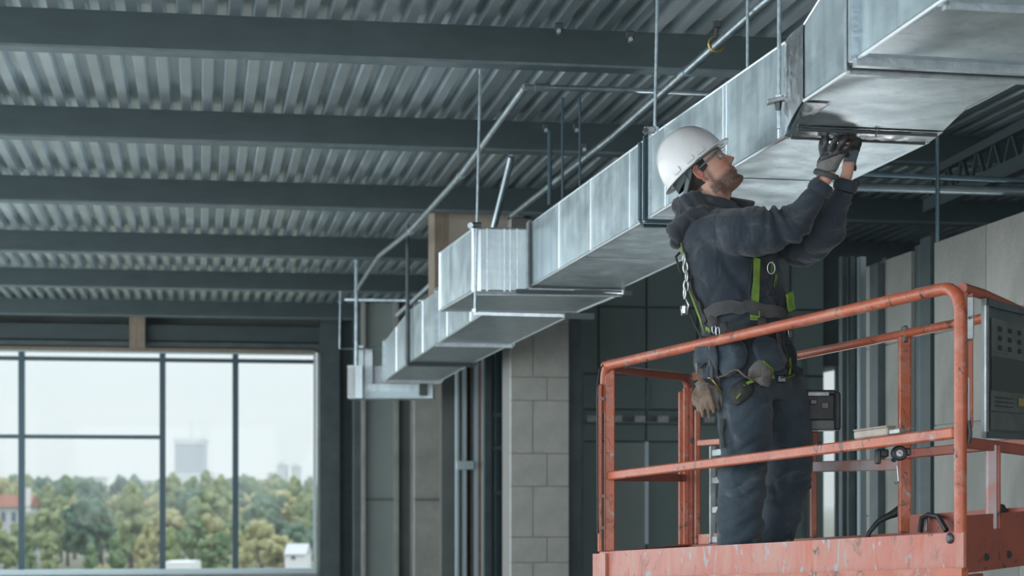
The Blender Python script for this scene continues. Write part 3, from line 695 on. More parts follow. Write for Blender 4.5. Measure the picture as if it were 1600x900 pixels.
# toe boards and deck
def board(t0, d0, t1, d1, zb0, zt0, thick, m, name='toe_board'):
    a, b = K(t0, d0, 0, zb0), K(t1, d1, 0, zb0); a2, b2 = K(t0, d0, 0, zt0), K(t1, d1, 0, zt0)
    dd = (b-a); dd.z = 0; n = Vector((dd.y, -dd.x, 0)).normalized()*thick
    return part(MB().hexa([a, b, b+n, a+n, a2, b2, b2+n, a2+n]), name, m)
board(-.012, 0, 1.012, 0, -.135, .0, .012, 'toe'); board(-.03, -.02, .018, -.02, -.16, -.008, .014, 'toe', 'toe_end')
board(-.012, -.02, 1.02, -.02, -.175, -.128, .03, 'orange', 'sill_beam')
board(0, 0, 0, 1, -.13, 0, -.01, 'orange_shaded'); board(0, 1, 1, 1, -.13, .0, -.01, 'orange_shaded'); board(1, 0, 1, 1.0, -.15, .06, .012, 'orange_shaded')
board(.04, .99, .30, .99, -.0, .05, -.01, 'orange', 'kick_plate')
part(MB().hexa([K(0, 0, 0, -.15), K(1, 0, 0, -.15), K(1, 1, 0, -.15), K(0, 1, 0, -.15), K(0, 0, 0, -.11), K(1, 0, 0, -.11), K(1, 1, 0, -.11), K(0, 1, 0, -.11)]), 'platform_floor', 'greymetal')
for t in (.985,): part(MB().lathe(K(t, 0, 0, -.02)-Vector((0, .0, 0))+nf*.012, [(0, 0), (.02, 0), (.02, .006), (.012, .012), (0, .012)], 14, nf), 'bolt', 'bolt')
# red high back plate at the right rear with hose
board(.70, .97, 1.0, .97, -.10, .075, .012, 'orange_shaded', 'back_plate')
post(K(.745, .93, 0, .0), K(.745, .93, 0, .07), .012, .012, 'greymetal', name='clip_post')
part(MB().tube([K(.735, .9, 0, .0), K(.74, .9, 0, .06), K(.755, .9, 0, .07), K(.78, .9, 0, .06), K(.80, .9, 0, .0)], .012, 8), 'hose_loop', 'rubber', True)
part(MB().tube([K(.9, .9, 0, -.05), K(.895, .9, 0, .03), K(.91, .9, 0, .07), K(.93, .9, 0, .075)], .02, 8), 'hose_loop', 'rubber', True)
# right end: posts, notice board
side = lambda d, h, dz=0: K(1, d, h, dz)
part(MB().tube([side(0.02, 1, -.01), side(.25, .985), side(.55, .965), side(1, .93)], .02, 10), 'end_rail', 'orange_shaded', True)
part(MB().bar(side(.03, .365), side(1, .33), .03, .04, b=.004), 'end_mid_rail', 'orange_shaded')
pp = side(.045, .40); post(pp, pp+Vector((0, 0, .52)), .022, .03, 'orange_shaded')
pp = side(.09, .42); post(pp, pp+Vector((0, 0, .50)), .034, .02, 'orange')
pp = side(.085, .78)-Vector((0, .03, 0)); post(pp, pp+Vector((0, 0, .16)), .03, .012, 'greymetal', name='hinge_plate')
part(MB().lathe(side(.085, .87)-Vector((0, .045, 0)), [(0, 0), (.006, 0), (.006, .012), (0, .012)], 8, (0, -1, 0)), 'rivet', 'bolt')
pp = side(.07, .44)-Vector((0, .02, 0)); post(pp, pp+Vector((0, 0, .17)), .010, .01, 'white', name='white_strip')
part(MB().tube([side(.06, .45)-Vector((0, .03, 0)), side(.07, .40)-Vector((0, .04, 0)), side(.06, .36)-Vector((0, .03, 0))], .012, 8), 'hose_end', 'rubber', True)
pp = side(.36, 0); post(pp, pp+Vector((0, 0, .32)), .04, .03, 'pinkgrey')
pp = side(.36, 0)+Vector((.025, 0, 0)); post(pp, pp+Vector((0, 0, .32)), .014, .032, 'orange_shaded')
for d in (.28, .55): part(MB().lathe(side(d, 0, -.10)+Vector((0, -.02, 0)), [(0, 0), (.015, 0), (.013, .006), (0, .006)], 12, (tx.x, tx.y, 0)), 'bolt', 'bolt')
# notice board with placards, hung inside the end rail
nb_ = thing('notice_board', 'grey metal notice board with placards hung on the right end of the platform', 'notice board', side(.5, .4))
def nb(d0, d1, h0, h1, off, m, name, thick=.01):
    a, b = side(d0, 0), side(d1, 0); n = Vector((tx.x, tx.y, 0)).normalized()
    z = lambda d, h: side(d, h).z
    v = [a+n*off, b+n*off, b+n*(off+thick), a+n*(off+thick)]
    lo = [Vector((v[0].x, v[0].y, z(d0, h0))), Vector((v[1].x, v[1].y, z(d1, h0))), Vector((v[2].x, v[2].y, z(d1, h0))), Vector((v[3].x, v[3].y, z(d0, h0)))]
    hi = [Vector((v[0].x, v[0].y, z(d0, h1))), Vector((v[1].x, v[1].y, z(d1, h1))), Vector((v[2].x, v[2].y, z(d1, h1))), Vector((v[3].x, v[3].y, z(d0, h1)))]
    return MB().hexa(lo+hi).build(name, m, nb_)
M['nb'] = mat('teal_grey_board', (.065, .085, .092), .4, .5, (.10, .125, .13), 5)
M['nb_dark'] = mat('dark_board_window', (.022, .03, .03), .35)
M['nb_l'] = mat('grey_placard', (.060, .072, .070), .6, 0, (.10, .115, .11), 10)
nb(.24, 1.0, .385, .965, .0, 'nb', 'back_sheet', .015)
for a in ((.24, .27, .385, .965), (.96, 1.0, .385, .965), (.24, 1.0, .385, .41), (.24, 1.0, .935, .965)): nb(*a, .016, 'greymetal' if a[1] == .27 else 'nb', 'frame_bar', .012)
nb(.32, .90, .73, .89, .016, 'nb_l', 'placard', .004); nb(.32, .90, .585, .725, .016, 'nb_dark', 'window', .003)
nb(.31, .90, .50, .585, .016, 'nb_l', 'placard', .005); nb(.31, .90, .42, .495, .016, 'nb_l', 'placard', .003)
nb(.64, .74, .53, .565, .022, 'brass', 'sticker', .003)
M['ink'] = mat('dark_ink', (.012, .016, .016), .6)
for i in range(4):
    for j in range(3): nb(.40+.12*i, .44+.12*i, .76+.04*j, .78+.04*j, .021, 'ink', 'print_mark', .002)
for j in range(3): nb(.36, .58, .52+.018*j, .524+.018*j, .022, 'ink', 'print_line', .002)
# control box at back
cbx = thing('control_box', 'black control box with a grey base hung on the back rail behind the worker', 'control box', K(.5, .9, .45))
def cb2(px0, py0, px1, py1, Yd, dep, m, name, b=.006):
    a, c = P(px0, py1, Yd), P(px1, py0, Yd)
    return MB().cbox(((a.x+c.x)/2, Yd+dep/2, (a.z+c.z)/2), (c.x-a.x, dep, c.z-a.z), b=b).build(name, m, cbx)
Yc = 8.85
cb2(1240, 611, 1312, 658, Yc, .16, 'black', 'case', .01); cb2(1244, 656, 1311, 672, Yc-.01, .16, 'grey_plastic', 'base', .006)
cb2(1240, 609, 1306, 617, Yc-.02, .17, 'black', 'lid', .006); cb2(1304, 612, 1314, 672, Yc-.03, .05, 'black', 'corner_guard', .008)
cb2(1262, 612, 1296, 619, Yc-.03, .02, 'greymetal', 'handle', .003); cb2(1284, 629, 1295, 638, Yc-.012, .012, 'grey_plastic', 'badge', .003); cb2(1266, 624, 1277, 632, Yc-.01, .01, 'bolt', 'badge', .003)
cb2(1268, 674, 1279, 700, Yc+.05, .03, 'orange_shaded', 'bracket')
# small junction box and clamp on the middle of the front mid rail
jb = thing('junction_box', 'small beige box sitting on the front mid rail, right of centre', 'box', P(1380, 690, 7.55))
a = K(.765, .02, .405, .022); b = K(.845, .02, .405, .022)
MB().bar(a+Vector((0, 0, .016)), b+Vector((0, 0, .016)), .045, .032, b=.005).build('box_body', 'beige', jb); MB().bar(a+Vector((0, 0, .035)), b+Vector((0, 0, .035)), .049, .006, b=.002).build('box_lid', 'beige', jb)
MB().bar(b+Vector((.0, 0, .012)), b+(b-a)*.3+Vector((0, 0, .012)), .03, .02, b=.003).build('side_lug', 'greymetal', jb)
rc = thing('rail_clamp_light', 'black clamp with a small round white dial hanging under the front mid rail', 'clamp', P(1390, 710, 7.6))
def rcb(px0, py0, px1, py1, Yd, dep, m, name, b=.005):
    a, c = P(px0, py1, Yd), P(px1, py0, Yd)
    return MB().cbox(((a.x+c.x)/2, Yd+dep/2, (a.z+c.z)/2), (c.x-a.x, dep, c.z-a.z), b=b).build(name, m, rc)
rcb(1369, 702, 1377, 725, 7.56, .04, 'black', 'jaw'); rcb(1377, 702, 1389, 714, 7.56, .04, 'black', 'jaw'); 
MB().lathe(P(1406, 708, 7.50), [(0, .04), (.026, .04), (.030, .03), (.030, .0), (.024, -.006), (0, -.006)], 18, (0, 1, 0)).build('dial_case', 'rubber', rc)
MB().lathe(P(1406, 708, 7.488), [(0, 0), (.013, 0), (.013, .006), (0, .006)], 16, (0, 1, 0)).build('dial_face', 'white', rc)
MB().bar(P(1404, 706, 7.485), P(1409, 710, 7.485), .003, .002).build('dial_needle', 'ink', rc)
rcb(1412, 700, 1424, 712, 7.56, .03, 'bolt', 'bracket'); rcb(1393, 716, 1401, 722, 7.58, .02, 'bolt', 'bracket')
# hook and hose under the back rail
hk = tag(MB().tube([P(1402, 728, 8.3), P(1404, 752, 8.3), P(1399, 756, 8.3), P(1397, 752, 8.3)], .004, 6).build('wire_hook', 'rod'), 'little wire hook hanging beside the back post', 'hook')
hs = MB().tube([P(1352, 850, 8.6), P(1358, 832, 8.6), P(1372, 815, 8.6), P(1385, 808, 8.6), P(1398, 802, 8.6), P(1407, 795, 8.6)], [.010, .010, .012, .014, .02, .02], 10).build('hose', 'rubber', smooth=True)
tag(hs, 'black hose rising from the platform floor beside the back post', 'hose')
# scissor stack and chassis below (under the frame of the photograph)
cz = K(.5, .5, 0).z-.16
ctr = FL*.5+FR*.5+DV*.5; w_ = Vector((-tx.y, tx.x, 0))
for s in (-.22, .22):
    for k in range(3):
        z0, z1 = ZF+.45+k*.30, ZF+.45+(k+1)*.30
        z1 = min(z1, cz)
        p, q = ctr-tx*.95+w_*s, ctr+tx*.95+w_*s
        part(MB().bar((p.x, p.y, z0), (q.x, q.y, z1), .04, .08), 'scissor_arm', 'orange'); part(MB().bar((p.x, p.y, z1), (q.x, q.y, z0), .04, .08), 'scissor_arm', 'orange')
c_ = Vector((ctr.x, ctr.y, ZF+.27)); part(MB().cbox(c_, (2.3, .62, .36), (tx, w_, Vector((0, 0, 1))), .03), 'chassis', 'orange')
for a in (-.85, .85):
    for b in (-.3, .3): part(MB().lathe(ctr+tx*a+w_*b+Vector((0, 0, ZF-ctr.z+.16)), [(0, -.05), (.14, -.05), (.16, -.035), (.16, .035), (.14, .05), (0, .05)], 20, w_), 'wheel', 'rubber', True)

# unseen tripod lamp added behind the lift to brighten the underside of the duct
wl_ = thing('fill_lamp', 'floor standing work floodlight behind the lift, under the duct', 'lamp', Vector((2.0, 11.6, ZF)))
hd = Vector((2.0, 11.6, ZF+.62))
for k in range(3):
    a = k*2.094+.4; MB().tube([hd-Vector((0, 0, .1)), Vector((2.0+.32*math.cos(a), 11.6+.32*math.sin(a), ZF))], .012, 8).build('leg', 'bolt', wl_)
MB().cbox(hd, (.40, .30, .07), b=.01).build('fill_lamp_housing', 'black', wl_)
m = bpy.data.materials.new('fill_lamp_face'); m.use_nodes = True; m.node_tree.nodes['Principled BSDF'].inputs['Emission Color'].default_value = (.95, .98, 1, 1); m.node_tree.nodes['Principled BSDF'].inputs['Emission Strength'].default_value = 6; M['fill_lamp_face'] = m
MB().cbox(hd+Vector((0, 0, .038)), (.36, .26, .006), b=.002).build('fill_lamp_face', 'fill_lamp_face', wl_)
l_ = bpy.data.lights.new('fill_light', 'AREA'); l_.shape = 'RECTANGLE'; l_.size = .36; l_.size_y = .26; l_.energy = 38; l_.color = (.95, .98, 1.); l_.spread = math.radians(110)
lo_ = bpy.data.objects.new('fill_light', l_); COL.objects.link(lo_); lo_.parent = wl_; lo_.location = (0, 0, .67); lo_.rotation_euler = (math.radians(180+12), math.radians(-14), 0)
# ================================================================== THE WORKER
YM = 8.72
def Q(px, py, dy=0.): return P(px, py, YM+dy)
AL = math.radians(40)
fw, rt = Vector((math.cos(AL), -math.sin(AL), 0)), Vector((-math.sin(AL), -math.cos(AL), 0)); UPV = Vector((0, 0, 1))
def skin_mats():
    m = bpy.data.materials.new('skin'); m.use_nodes = True; t = m.node_tree; b = t.nodes['Principled BSDF']
    a = N(t, 'ShaderNodeAttribute', attribute_name='tone'); tcn = N(t, 'ShaderNodeTexCoord')
    n = N(t, 'ShaderNodeTexNoise', Scale=90., Detail=3.); link(t, tcn.outputs['Object'], n.inputs['Vector'])
    n2 = N(t, 'ShaderNodeTexNoise', Scale=14., Detail=3.); link(t, tcn.outputs['Object'], n2.inputs['Vector'])
    s = N(t, 'ShaderNodeSeparateColor'); link(t, a.outputs['Color'], s.inputs[0])
    base = N(t, 'ShaderNodeMix', data_type='RGBA'); base.inputs[6].default_value = (.60, .36, .27, 1); base.inputs[7].default_value = (.54, .27, .20, 1); link(t, n2.outputs['Fac'], base.inputs[0])
    red = N(t, 'ShaderNodeMix', data_type='RGBA'); red.inputs[7].default_value = (.45, .13, .10, 1); link(t, base.outputs[2], red.inputs[6]); link(t, s.outputs[1], red.inputs[0])
    mr = N(t, 'ShaderNodeMapRange'); mr.inputs[1].default_value = .30; mr.inputs[2].default_value = .62; mr.inputs[3].default_value = .84; mr.inputs[4].default_value = 1.; link(t, n.outputs['Fac'], mr.inputs[0])
    mul = N(t, 'ShaderNodeMath', operation='MULTIPLY'); link(t, s.outputs[0], mul.inputs[0]); link(t, mr.outputs[0], mul.inputs[1])
    hair = N(t, 'ShaderNodeMix', data_type='RGBA'); hair.inputs[7].default_value = (.040, .026, .020, 1); link(t, red.outputs[2], hair.inputs[6]); link(t, mul.outputs[0], hair.inputs[0])
    link(t, hair.outputs[2], b.inputs['Base Color']); b.inputs['Roughness'].default_value = .5
    b.inputs['Subsurface Weight'].default_value = .12; b.inputs['Subsurface Radius'].default_value = (.01, .004, .002)
    bn = N(t, 'ShaderNodeBump', Strength=.25, Distance=.002); link(t, n.outputs['Fac'], bn.inputs['Height']); link(t, bn.outputs[0], b.inputs['Normal'])
    return m
M['skin'] = skin_mats()
def cloth(name, c1, c2, dust, scale=7., bump=.35):
    m = mat(name, c1, .88, 0, c2, scale, .3, .7, bump=bump, bscale=260, spec=.25)
    layer(m, dust, 5, .55, .80, (1, 1, 1.4), dist=1.0); layer(m, tuple(min(1, x*1.7) for x in dust), 38, .70, .76, dist=.6)
    t = m.node_tree; bs = t.nodes['Principled BSDF']; bs.inputs['Sheen Weight'].default_value = .18
    n = N(t, 'ShaderNodeTexNoise', Scale=13., Detail=3., Distortion=1.6); tcn = N(t, 'ShaderNodeTexCoord'); link(t, tcn.outputs['Object'], n.inputs['Vector'])
    ab = N(t, 'ShaderNodeMath', operation='SUBTRACT'); ab.inputs[1].default_value = .5; link(t, n.outputs['Fac'], ab.inputs[0]); a2 = N(t, 'ShaderNodeMath', operation='ABSOLUTE'); link(t, ab.outputs[0], a2.inputs[0])
    b2 = N(t, 'ShaderNodeBump', Strength=.5, Distance=.014); link(t, a2.outputs[0], b2.inputs['Height']); old = bs.inputs['Normal'].links[0].from_node; link(t, b2.outputs[0], old.inputs['Normal'])
    return m
M['hoodie'] = cloth('dark_navy_fleece', (.018, .026, .036), (.036, .047, .060), (.095, .10, .105))
M['hood'] = cloth('hood_fleece', (.026, .032, .040), (.040, .046, .054), (.075, .075, .075))
M['trousers'] = cloth('worn_work_trousers', (.030, .046, .062), (.060, .082, .102), (.15, .165, .175), 6, .45)
M['webbing'] = mat('lime_webbing', (.22, .36, .045), .7, 0, (.13, .22, .04), 14, .35, .65, bump=.5, bscale=300)
M['web_dark'] = mat('black_webbing', (.02, .023, .024), .8, 0, (.045, .045, .043), 14, bump=.5, bscale=300)
M['pad'] = mat('grey_padding', (.045, .048, .052), .85, 0, (.08, .08, .08), 12, bump=.4, bscale=200)
M['knit'] = mat('grey_knit_glove', (.20, .20, .195), .95, 0, (.27, .265, .255), 9, bump=.9, bscale=380)
M['knit_b'] = mat('blue_grey_glove', (.10, .15, .19), .9, 0, (.16, .20, .23), 9, bump=.8, bscale=380)
M['dip'] = mat('black_rubber_coating', (.018, .020, .022), .42, 0, (.05, .052, .054), 22, .4, .7, bump=.3, bscale=90)
M['leather'] = mat('worn_tan_leather', (.12, .082, .058), .75, 0, (.22, .16, .115), 16, bump=.4, bscale=90); layer(M['leather'], (.05, .04, .035), 8, .55, .7)
M['leather_g'] = mat('grey_leather', (.12, .115, .11), .8, 0, (.20, .19, .18), 14, bump=.4, bscale=90); layer(M['leather_g'], (.05, .045, .04), 8, .52, .7)
M['helmet'] = mat('white_helmet_shell', (.74, .74, .74), .30, 0, (.62, .61, .60), 7, .5, .8, bump=.03, bscale=30)
M['helmet_in'] = mat('grey_helmet_lining', (.12, .15, .16), .6)
M['chrome'] = mat('steel_hook', (.5, .52, .53), .28, .9, (.35, .36, .37), 30)
M['eye'] = mat('eye_white', (.6, .58, .55), .2); M['iris'] = mat('iris', (.04, .03, .02), .1)
worker = thing('person', 'worker in white hard hat and dark hooded jacket reaching up to the duct', 'person', Vector((1.09, YM, -.27)))

def loft_add(mb, rings, n=28, sq=2.0):
    """rings: (centre, vecA, vecB); sq = superellipse exponent"""
    vs = []; k = len(rings)
    for c, a, b in rings:
        for j in range(n):
            t = 2*math.pi*j/n; ct, s_ = math.cos(t), math.sin(t)
            vs.append(c + a*math.copysign(abs(ct)**(2/sq), ct) + b*math.copysign(abs(s_)**(2/sq), s_))
    fs = [(i*n+j, i*n+(j+1) % n, (i+1)*n+(j+1) % n, (i+1)*n+j) for i in range(k-1) for j in range(n)]
    fs += [tuple(reversed(range(n))), tuple(range((k-1)*n, k*n))]
    mb.add(vs, fs)
def smooth_path(pts, rs, m=4):
    """Catmull-Rom through points and radii"""
    P_ = [Vector(p) for p in pts]; out = []; ro = []
    for i in range(len(P_)-1):
        p0, p1, p2, p3 = P_[max(i-1, 0)], P_[i], P_[i+1], P_[min(i+2, len(P_)-1)]; r0, r1, r2, r3 = rs[max(i-1, 0)], rs[i], rs[i+1], rs[min(i+2, len(P_)-1)]
        for j in range(m):
            t = j/m; f = lambda a, b, c, d: .5*((2*b)+(c-a)*t+(2*a-5*b+4*c-d)*t*t+(-a+3*b-3*c+d)*t**3)
            out.append(f(p0, p1, p2, p3)); ro.append(f(r0, r1, r2, r3))
    return out + [P_[-1]], ro + [rs[-1]]
def limb(mb, pts, rs, n=20, m=5):
    p, r = smooth_path(pts, rs, m); mb.tube(p, r, n)
    for e, rr in ((p[0], r[0]), (p[-1], r[-1])): pass
    return p, r
def ball(mb, c, r, sx=1, sy=1, sz=1, ax=None):
    bm = bmesh.new(); bmesh.ops.create_icosphere(bm, subdivisions=3, radius=1); bm.verts.index_update()
    ax = ax or (Vector((1, 0, 0)), Vector((0, 1, 0)), UPV); c = Vector(c)
    mb.add([c+ax[0]*v.co.x*r*sx+ax[1]*v.co.y*r*sy+ax[2]*v.co.z*r*sz for v in bm.verts], [tuple(v.index for v in f.verts) for f in bm.faces]); bm.free()
def remesh(mb, voxel, smooth_it=4, fac=.5):
    """union of closed shapes -> one continuous surface; returns (verts, faces)"""
    me = bpy.data.meshes.new('tmp'); me.from_pydata([tuple(v) for v in mb.v], [], mb.f)
    bm = bmesh.new(); bm.from_mesh(me); bmesh.ops.recalc_face_normals(bm, faces=bm.faces[:]); bm.to_mesh(me); bm.free()
    o = bpy.data.objects.new('tmp', me); COL.objects.link(o)
    r = o.modifiers.new('r', 'REMESH'); r.mode = 'VOXEL'; r.voxel_size = voxel
    if smooth_it: s = o.modifiers.new('s', 'SMOOTH'); s.factor = fac; s.iterations = smooth_it
    dg = bpy.context.evaluated_depsgraph_get(); ev = o.evaluated_get(dg); m2 = bpy.data.meshes.new_from_object(ev)
    vs = [v.co.copy() for v in m2.vertices]; nn = [v.normal.copy() for v in m2.vertices]; fs = [tuple(p.vertices) for p in m2.polygons]
    bpy.data.objects.remove(o); bpy.data.meshes.remove(m2); bpy.data.meshes.remove(me)
    return vs, nn, fs
def mesh_part(name, vs, fs, m, parent, tone=None, lab=None):
    mb = MB(); mb.v = vs; mb.f = fs; mb.m = [0]*len(fs); o = mb.build(name, m, parent, smooth='full')
    if tone:
        at = o.data.color_attributes.new('tone', 'FLOAT_COLOR', 'POINT')
        for i, c in enumerate(tone): at.data[i].color = (c[0], c[1], 0, 1)
    if lab: tag(o, lab)
    return o
def gs(x, s): return math.exp(-(x/s)**2)
def seg_param(p, path):
    best = (9, 0, 0); acc = 0
    for i in range(len(path)-1):
        a, b = path[i], path[i+1]; d = b-a; L = d.length; t = max(0, min(1, (p-a).dot(d)/(L*L))); q = a+d*t; dd = (p-q).length
        if dd < best[0]: best = (dd, acc+t*L, i+t)
        acc += L
    return best

# ---- head in its own frame: x forward, y left, z up, origin between the ears
HP, HYW = math.radians(36), math.radians(9)
HC = Q(1096, 277, 0.0)
hf = Vector((math.cos(HP)*math.cos(HYW), -math.cos(HP)*math.sin(HYW), math.sin(HP))); hl = Vector((math.sin(HYW), math.cos(HYW), 0)); hu = hf.cross(hl).normalized()
HS = 351/344.
def H(x, y, z): return HC + (hf*x + hl*y + hu*z)*HS
def interp(tab, z):
    for (a, *u), (b, *v) in zip(tab[:-1], tab[1:]):
        if a <= z <= b:
            t = (z-a)/(b-a); t = t*t*(3-2*t)*.5+t*.5; return [x+(y-x)*t for x, y in zip(u, v)]
    return list(tab[-1][1:]) if z > tab[-1][0] else list(tab[0][1:])
# z, front, back, half width, squareness of the front
HT = [(-.132, .112, .030, .026), (-.124, .136, .010, .038), (-.112, .146, -.005, .047), (-.095, .143, -.02, .055), (-.078, .137, -.03, .062), (-.062, .138, -.045, .067), (-.045, .139, -.062, .072), (-.025, .138, -.08, .076), (0, .138, -.092, .079),
      (.022, .136, -.100, .080), (.045, .137, -.106, .082), (.075, .130, -.110, .083), (.11, .112, -.104, .078), (.14, .08, -.08, .062), (.165, .035, -.03, .03)]
def head_pt(z, a):
    xf, xb, w = interp(HT, z); xc = .012
    c, s = math.cos(a), math.sin(a)
    if c >= 0: x = xc + (xf-xc)*c**.82; y = w*math.copysign(abs(s)**.92, s)
    else: x = xc + (xc-xb)*c; y = w*s
    ay = abs(y)
    if c > 0:
        fr = 1 if c > .25 else c/.25
        # nose
        if -.04 < z < .045:
            t = (z+.034)/.07; prof = [(-.04, 0), (-.032, .004), (-.025, .020), (-.018, .033), (-.008, .027), (.004, .018), (.018, .010), (.032, .004), (.045, 0)]
            A = interp([(q[0], q[1]) for q in prof], z)[0]; sg = .010+.009*max(0, min(1, (.01-z)/.035)); x += A*gs(ay, sg)*fr
        x += .007*gs(z+.022, .008)*gs(ay-.017, .007)*fr                     # nostrils
        x -= .015*gs(z-.020, .014)*gs(ay-.033, .017)*fr                     # eye sockets
        x += .006*gs(z-.043, .010)*gs(ay-.030, .024)*fr                     # brow
        x += .005*gs(z+.005, .02)*gs(ay-.052, .018); y += math.copysign(.004*gs(z+.006, .022)*gs(ay-.06, .02), y)
        x += .009*gs(z+.0525, .0065)*gs(ay, .021)*fr; x += .008*gs(z+.069, .007)*gs(ay, .018)*fr; x -= .007*gs(z+.0605, .0028)*gs(ay, .026)*fr; x -= .005*gs(z+.084, .008)*gs(ay, .02)*fr
        x -= .004*gs(z+.04, .006)*gs(ay, .006)*fr
        x += .005*gs(z+.108, .014)*gs(ay, .022)*fr
    return x, y, z
mb = MB(); NA, NZ = 112, 110; vs = []
zs_ = [-.132+(.165+.132)*i/NZ for i in range(NZ+1)]
for z in zs_:
    for j in range(NA): vs.append(H(*head_pt(z, 2*math.pi*j/NA)))
fs = [(i*NA+j, i*NA+(j+1) % NA, (i+1)*NA+(j+1) % NA, (i+1)*NA+j) for i in range(NZ) for j in range(NA)] + [tuple(reversed(range(NA))), tuple(range(NZ*NA, (NZ+1)*NA))]
mb.add(vs, fs)
# ears
for s in (-1, 1):
    ey = .079*s
    hel = [(.012, .0, .030), (.004, .012, .040), (-.010, .018, .040), (-.022, .020, .028), (-.024, .019, .008), (-.016, .016, -.012), (-.006, .010, -.026), (.004, .004, -.034), (.008, .0, -.026)]
    mb.tube([H(x+.004, ey+s*(y-.003), z) for x, y, z in hel], [.004, .0052, .0055, .0055, .0052, .005, .0062, .0065, .004], 8)
    ball(mb, H(-.004, ey+s*.004, .004), .02, .8, .35, 1.3, (hf, hl, hu))
    mb.tube([H(x, ey+s*(y+.003), z) for x, y, z in [(-.012, .008, .024), (-.014, .010, .008), (-.006, .008, -.010), (.006, .006, -.012), (.010, .004, -.002)]], .0035, 7)
# neck, inner torso, arms and legs: one continuous body
NB = Q(1108, 335, .0)
limb(mb, [H(.0, 0, -.02), H(.008, 0, -.075), Q(1110, 312, 0), Q(1113, 345, 0)], [.070, .078, .078, .09], 28)
limb(mb, [H(.06, 0, -.085), H(.04, 0, -.115), Q(1124, 318, -.01)], [.038, .036, .042], 16)
chest = [(1113, 345, .12, .10), (1122, 358, .18, .13), (1140, 400, .20, .15), (1155, 470, .18, .14), (1165, 540, .18, .14), (1172, 600, .18, .15)]
loft_add(mb, [(Q(x, y), rt*a, fw*b) for x, y, a, b in chest])
SHN, SHF = Q(1128, 358, -.17), Q(1192, 362, .13)
ELN, ELF = Q(1236, 350, -.33), Q(1272, 384, -.14)
WRN, WRF = Q(1286, 286, -.42), Q(1322, 276, -.34)
limb(mb, [SHN, SHN.lerp(ELN, .5), ELN, ELN.lerp(WRN, .55), WRN, Q(1297, 262, -.42)], [.060, .05, .038, .034, .029, .029])
limb(mb, [SHF, SHF.lerp(ELF, .5), ELF, ELF.lerp(WRF, .55), WRF, Q(1326, 252, -.36)], [.060, .05, .036, .030, .026, .026])
LEGN = [Q(1160, 585, -.06), Q(1163, 700, -.09), Q(1158, 735, -.10), Q(1154, 800, -.09), Q(1150, 862, -.08)]
LEGF = [Q(1212, 585, .10), Q(1230, 700, .12), Q(1230, 735, .12), Q(1220, 800, .12), Q(1212, 850, .12)]
for L in (LEGN, LEGF): limb(mb, L, [.085, .06, .052, .045, .036])
bv, bnn, bf = remesh(mb, .0055, 1, .4)
def head_local(p):
    d = (p-HC)/HS; return d.dot(hf), d.dot(hl), d.dot(hu)
tone = []
for p in bv:
    x, y, z = head_local(p); t = 0; r = 0
    if -.25 < x < .2 and abs(y) < .12 and -.16 < z < .2:
        ay = abs(y)
        # beard: jaw, chin, moustache, sideburn
        jaw = max(0, min(1, (-.052-z + .12*(x-.02))/.022)) if x > -.0 else 0
        chinb = gs(z+.10, .03)*max(0, min(1, (x-.06)/.04))
        mou = gs(z+.044, .009)*gs(ay, .028)*(1 if x > .11 else 0)
        around = gs(z+.062, .03)*gs(ay-.034, .010)*(1 if x > .09 else 0)
        side = gs(x-.030, .013)*(1 if -.10 < z < .06 else 0)*(1 if ay > .05 else 0)
        lips = gs(z+.061, .011)*gs(ay, .024)*(1 if x > .13 else 0)
        t = min(1, max(jaw*.85, chinb, mou*.95, around*.8, side*.75))*(1-.9*lips)
        t *= max(.15, min(1, (z+.155)/.035)); t *= .4 if (x < .03 and z < -.11) else 1
        brow = gs(z-.043-.08*(ay-.03)*0, .0055)*(1 if .012 < ay < .052 else 0)*(1 if x > .08 else 0); t = max(t, brow)
        if x < .02 and z > .0 and ay > .03 and not (-.035 < x < .02 and z < .045 and ay > .079): t = max(t, min(1, (z-.0)/.02))
        if x < -.03: t = max(t, .95 if z > -.06 else .3)
        r = max(lips*.9, gs(x-.15, .03)*gs(z+.015, .02)*.55, gs(ay-.055, .02)*gs(z+.015, .022)*(x > .06)*.5, (1 if ay > .082 and abs(z) < .05 and x < .03 else 0)*.6)
    tone.append((t, r))
body = mesh_part('body', bv, bf, 'skin', worker, tone)
# eyes
for s in (-1, 1):
    mb = MB(); mb.mat('eye'); ball(mb, H(.1175, .033*s, .020), .0125*HS); mb.mat('iris'); ball(mb, H(.1275, .0335*s, .0205), .0055, 1, 1, 1); mb.build('eye', None, worker, 'full')
    mb = MB(); mb.tube([H(.125, s*.020, .019), H(.132, s*.028, .0275), H(.129, s*.040, .0275), H(.120, s*.049, .019)], [.0018, .0030, .0030, .0015], 8); mb.tube([H(.124, s*.022, .017), H(.128, s*.033, .011), H(.120, s*.046, .015)], [.0015, .0022, .0012], 8)
    mb.build('eyelid', 'skin', worker, 'full')
# cropped hair behind the ears, showing under the hat
mb = MB(); NA2 = 60; rows = [(.07, 0), (.05, 0), (.03, 0), (.01, 0), (-.01, 0), (-.03, 0), (-.045, 0)]; vs = []
for z, _ in rows:
    for j in range(NA2+1):
        a = math.radians(100+160*j/NA2) if z < .01 else math.radians(78+204*j/NA2); x, y, z_ = head_pt(z, a); k = 1.05 if z > -.03 else 1.015
        vs.append(H((x-.012)*k+.012, y*k, z_+.002*noise.noise(Vector((x*90, y*90, z*90)))))
n_ = NA2+1; mb.add(vs, [(i*n_+j, i*n_+j+1, (i+1)*n_+j+1, (i+1)*n_+j) for i in range(len(rows)-1) for j in range(NA2)])
M['hair'] = mat('dark_hair', (.022, .017, .014), .7, 0, (.045, .034, .027), 60, bump=.6, bscale=300); mb.build('hair', 'hair', worker, 'full')

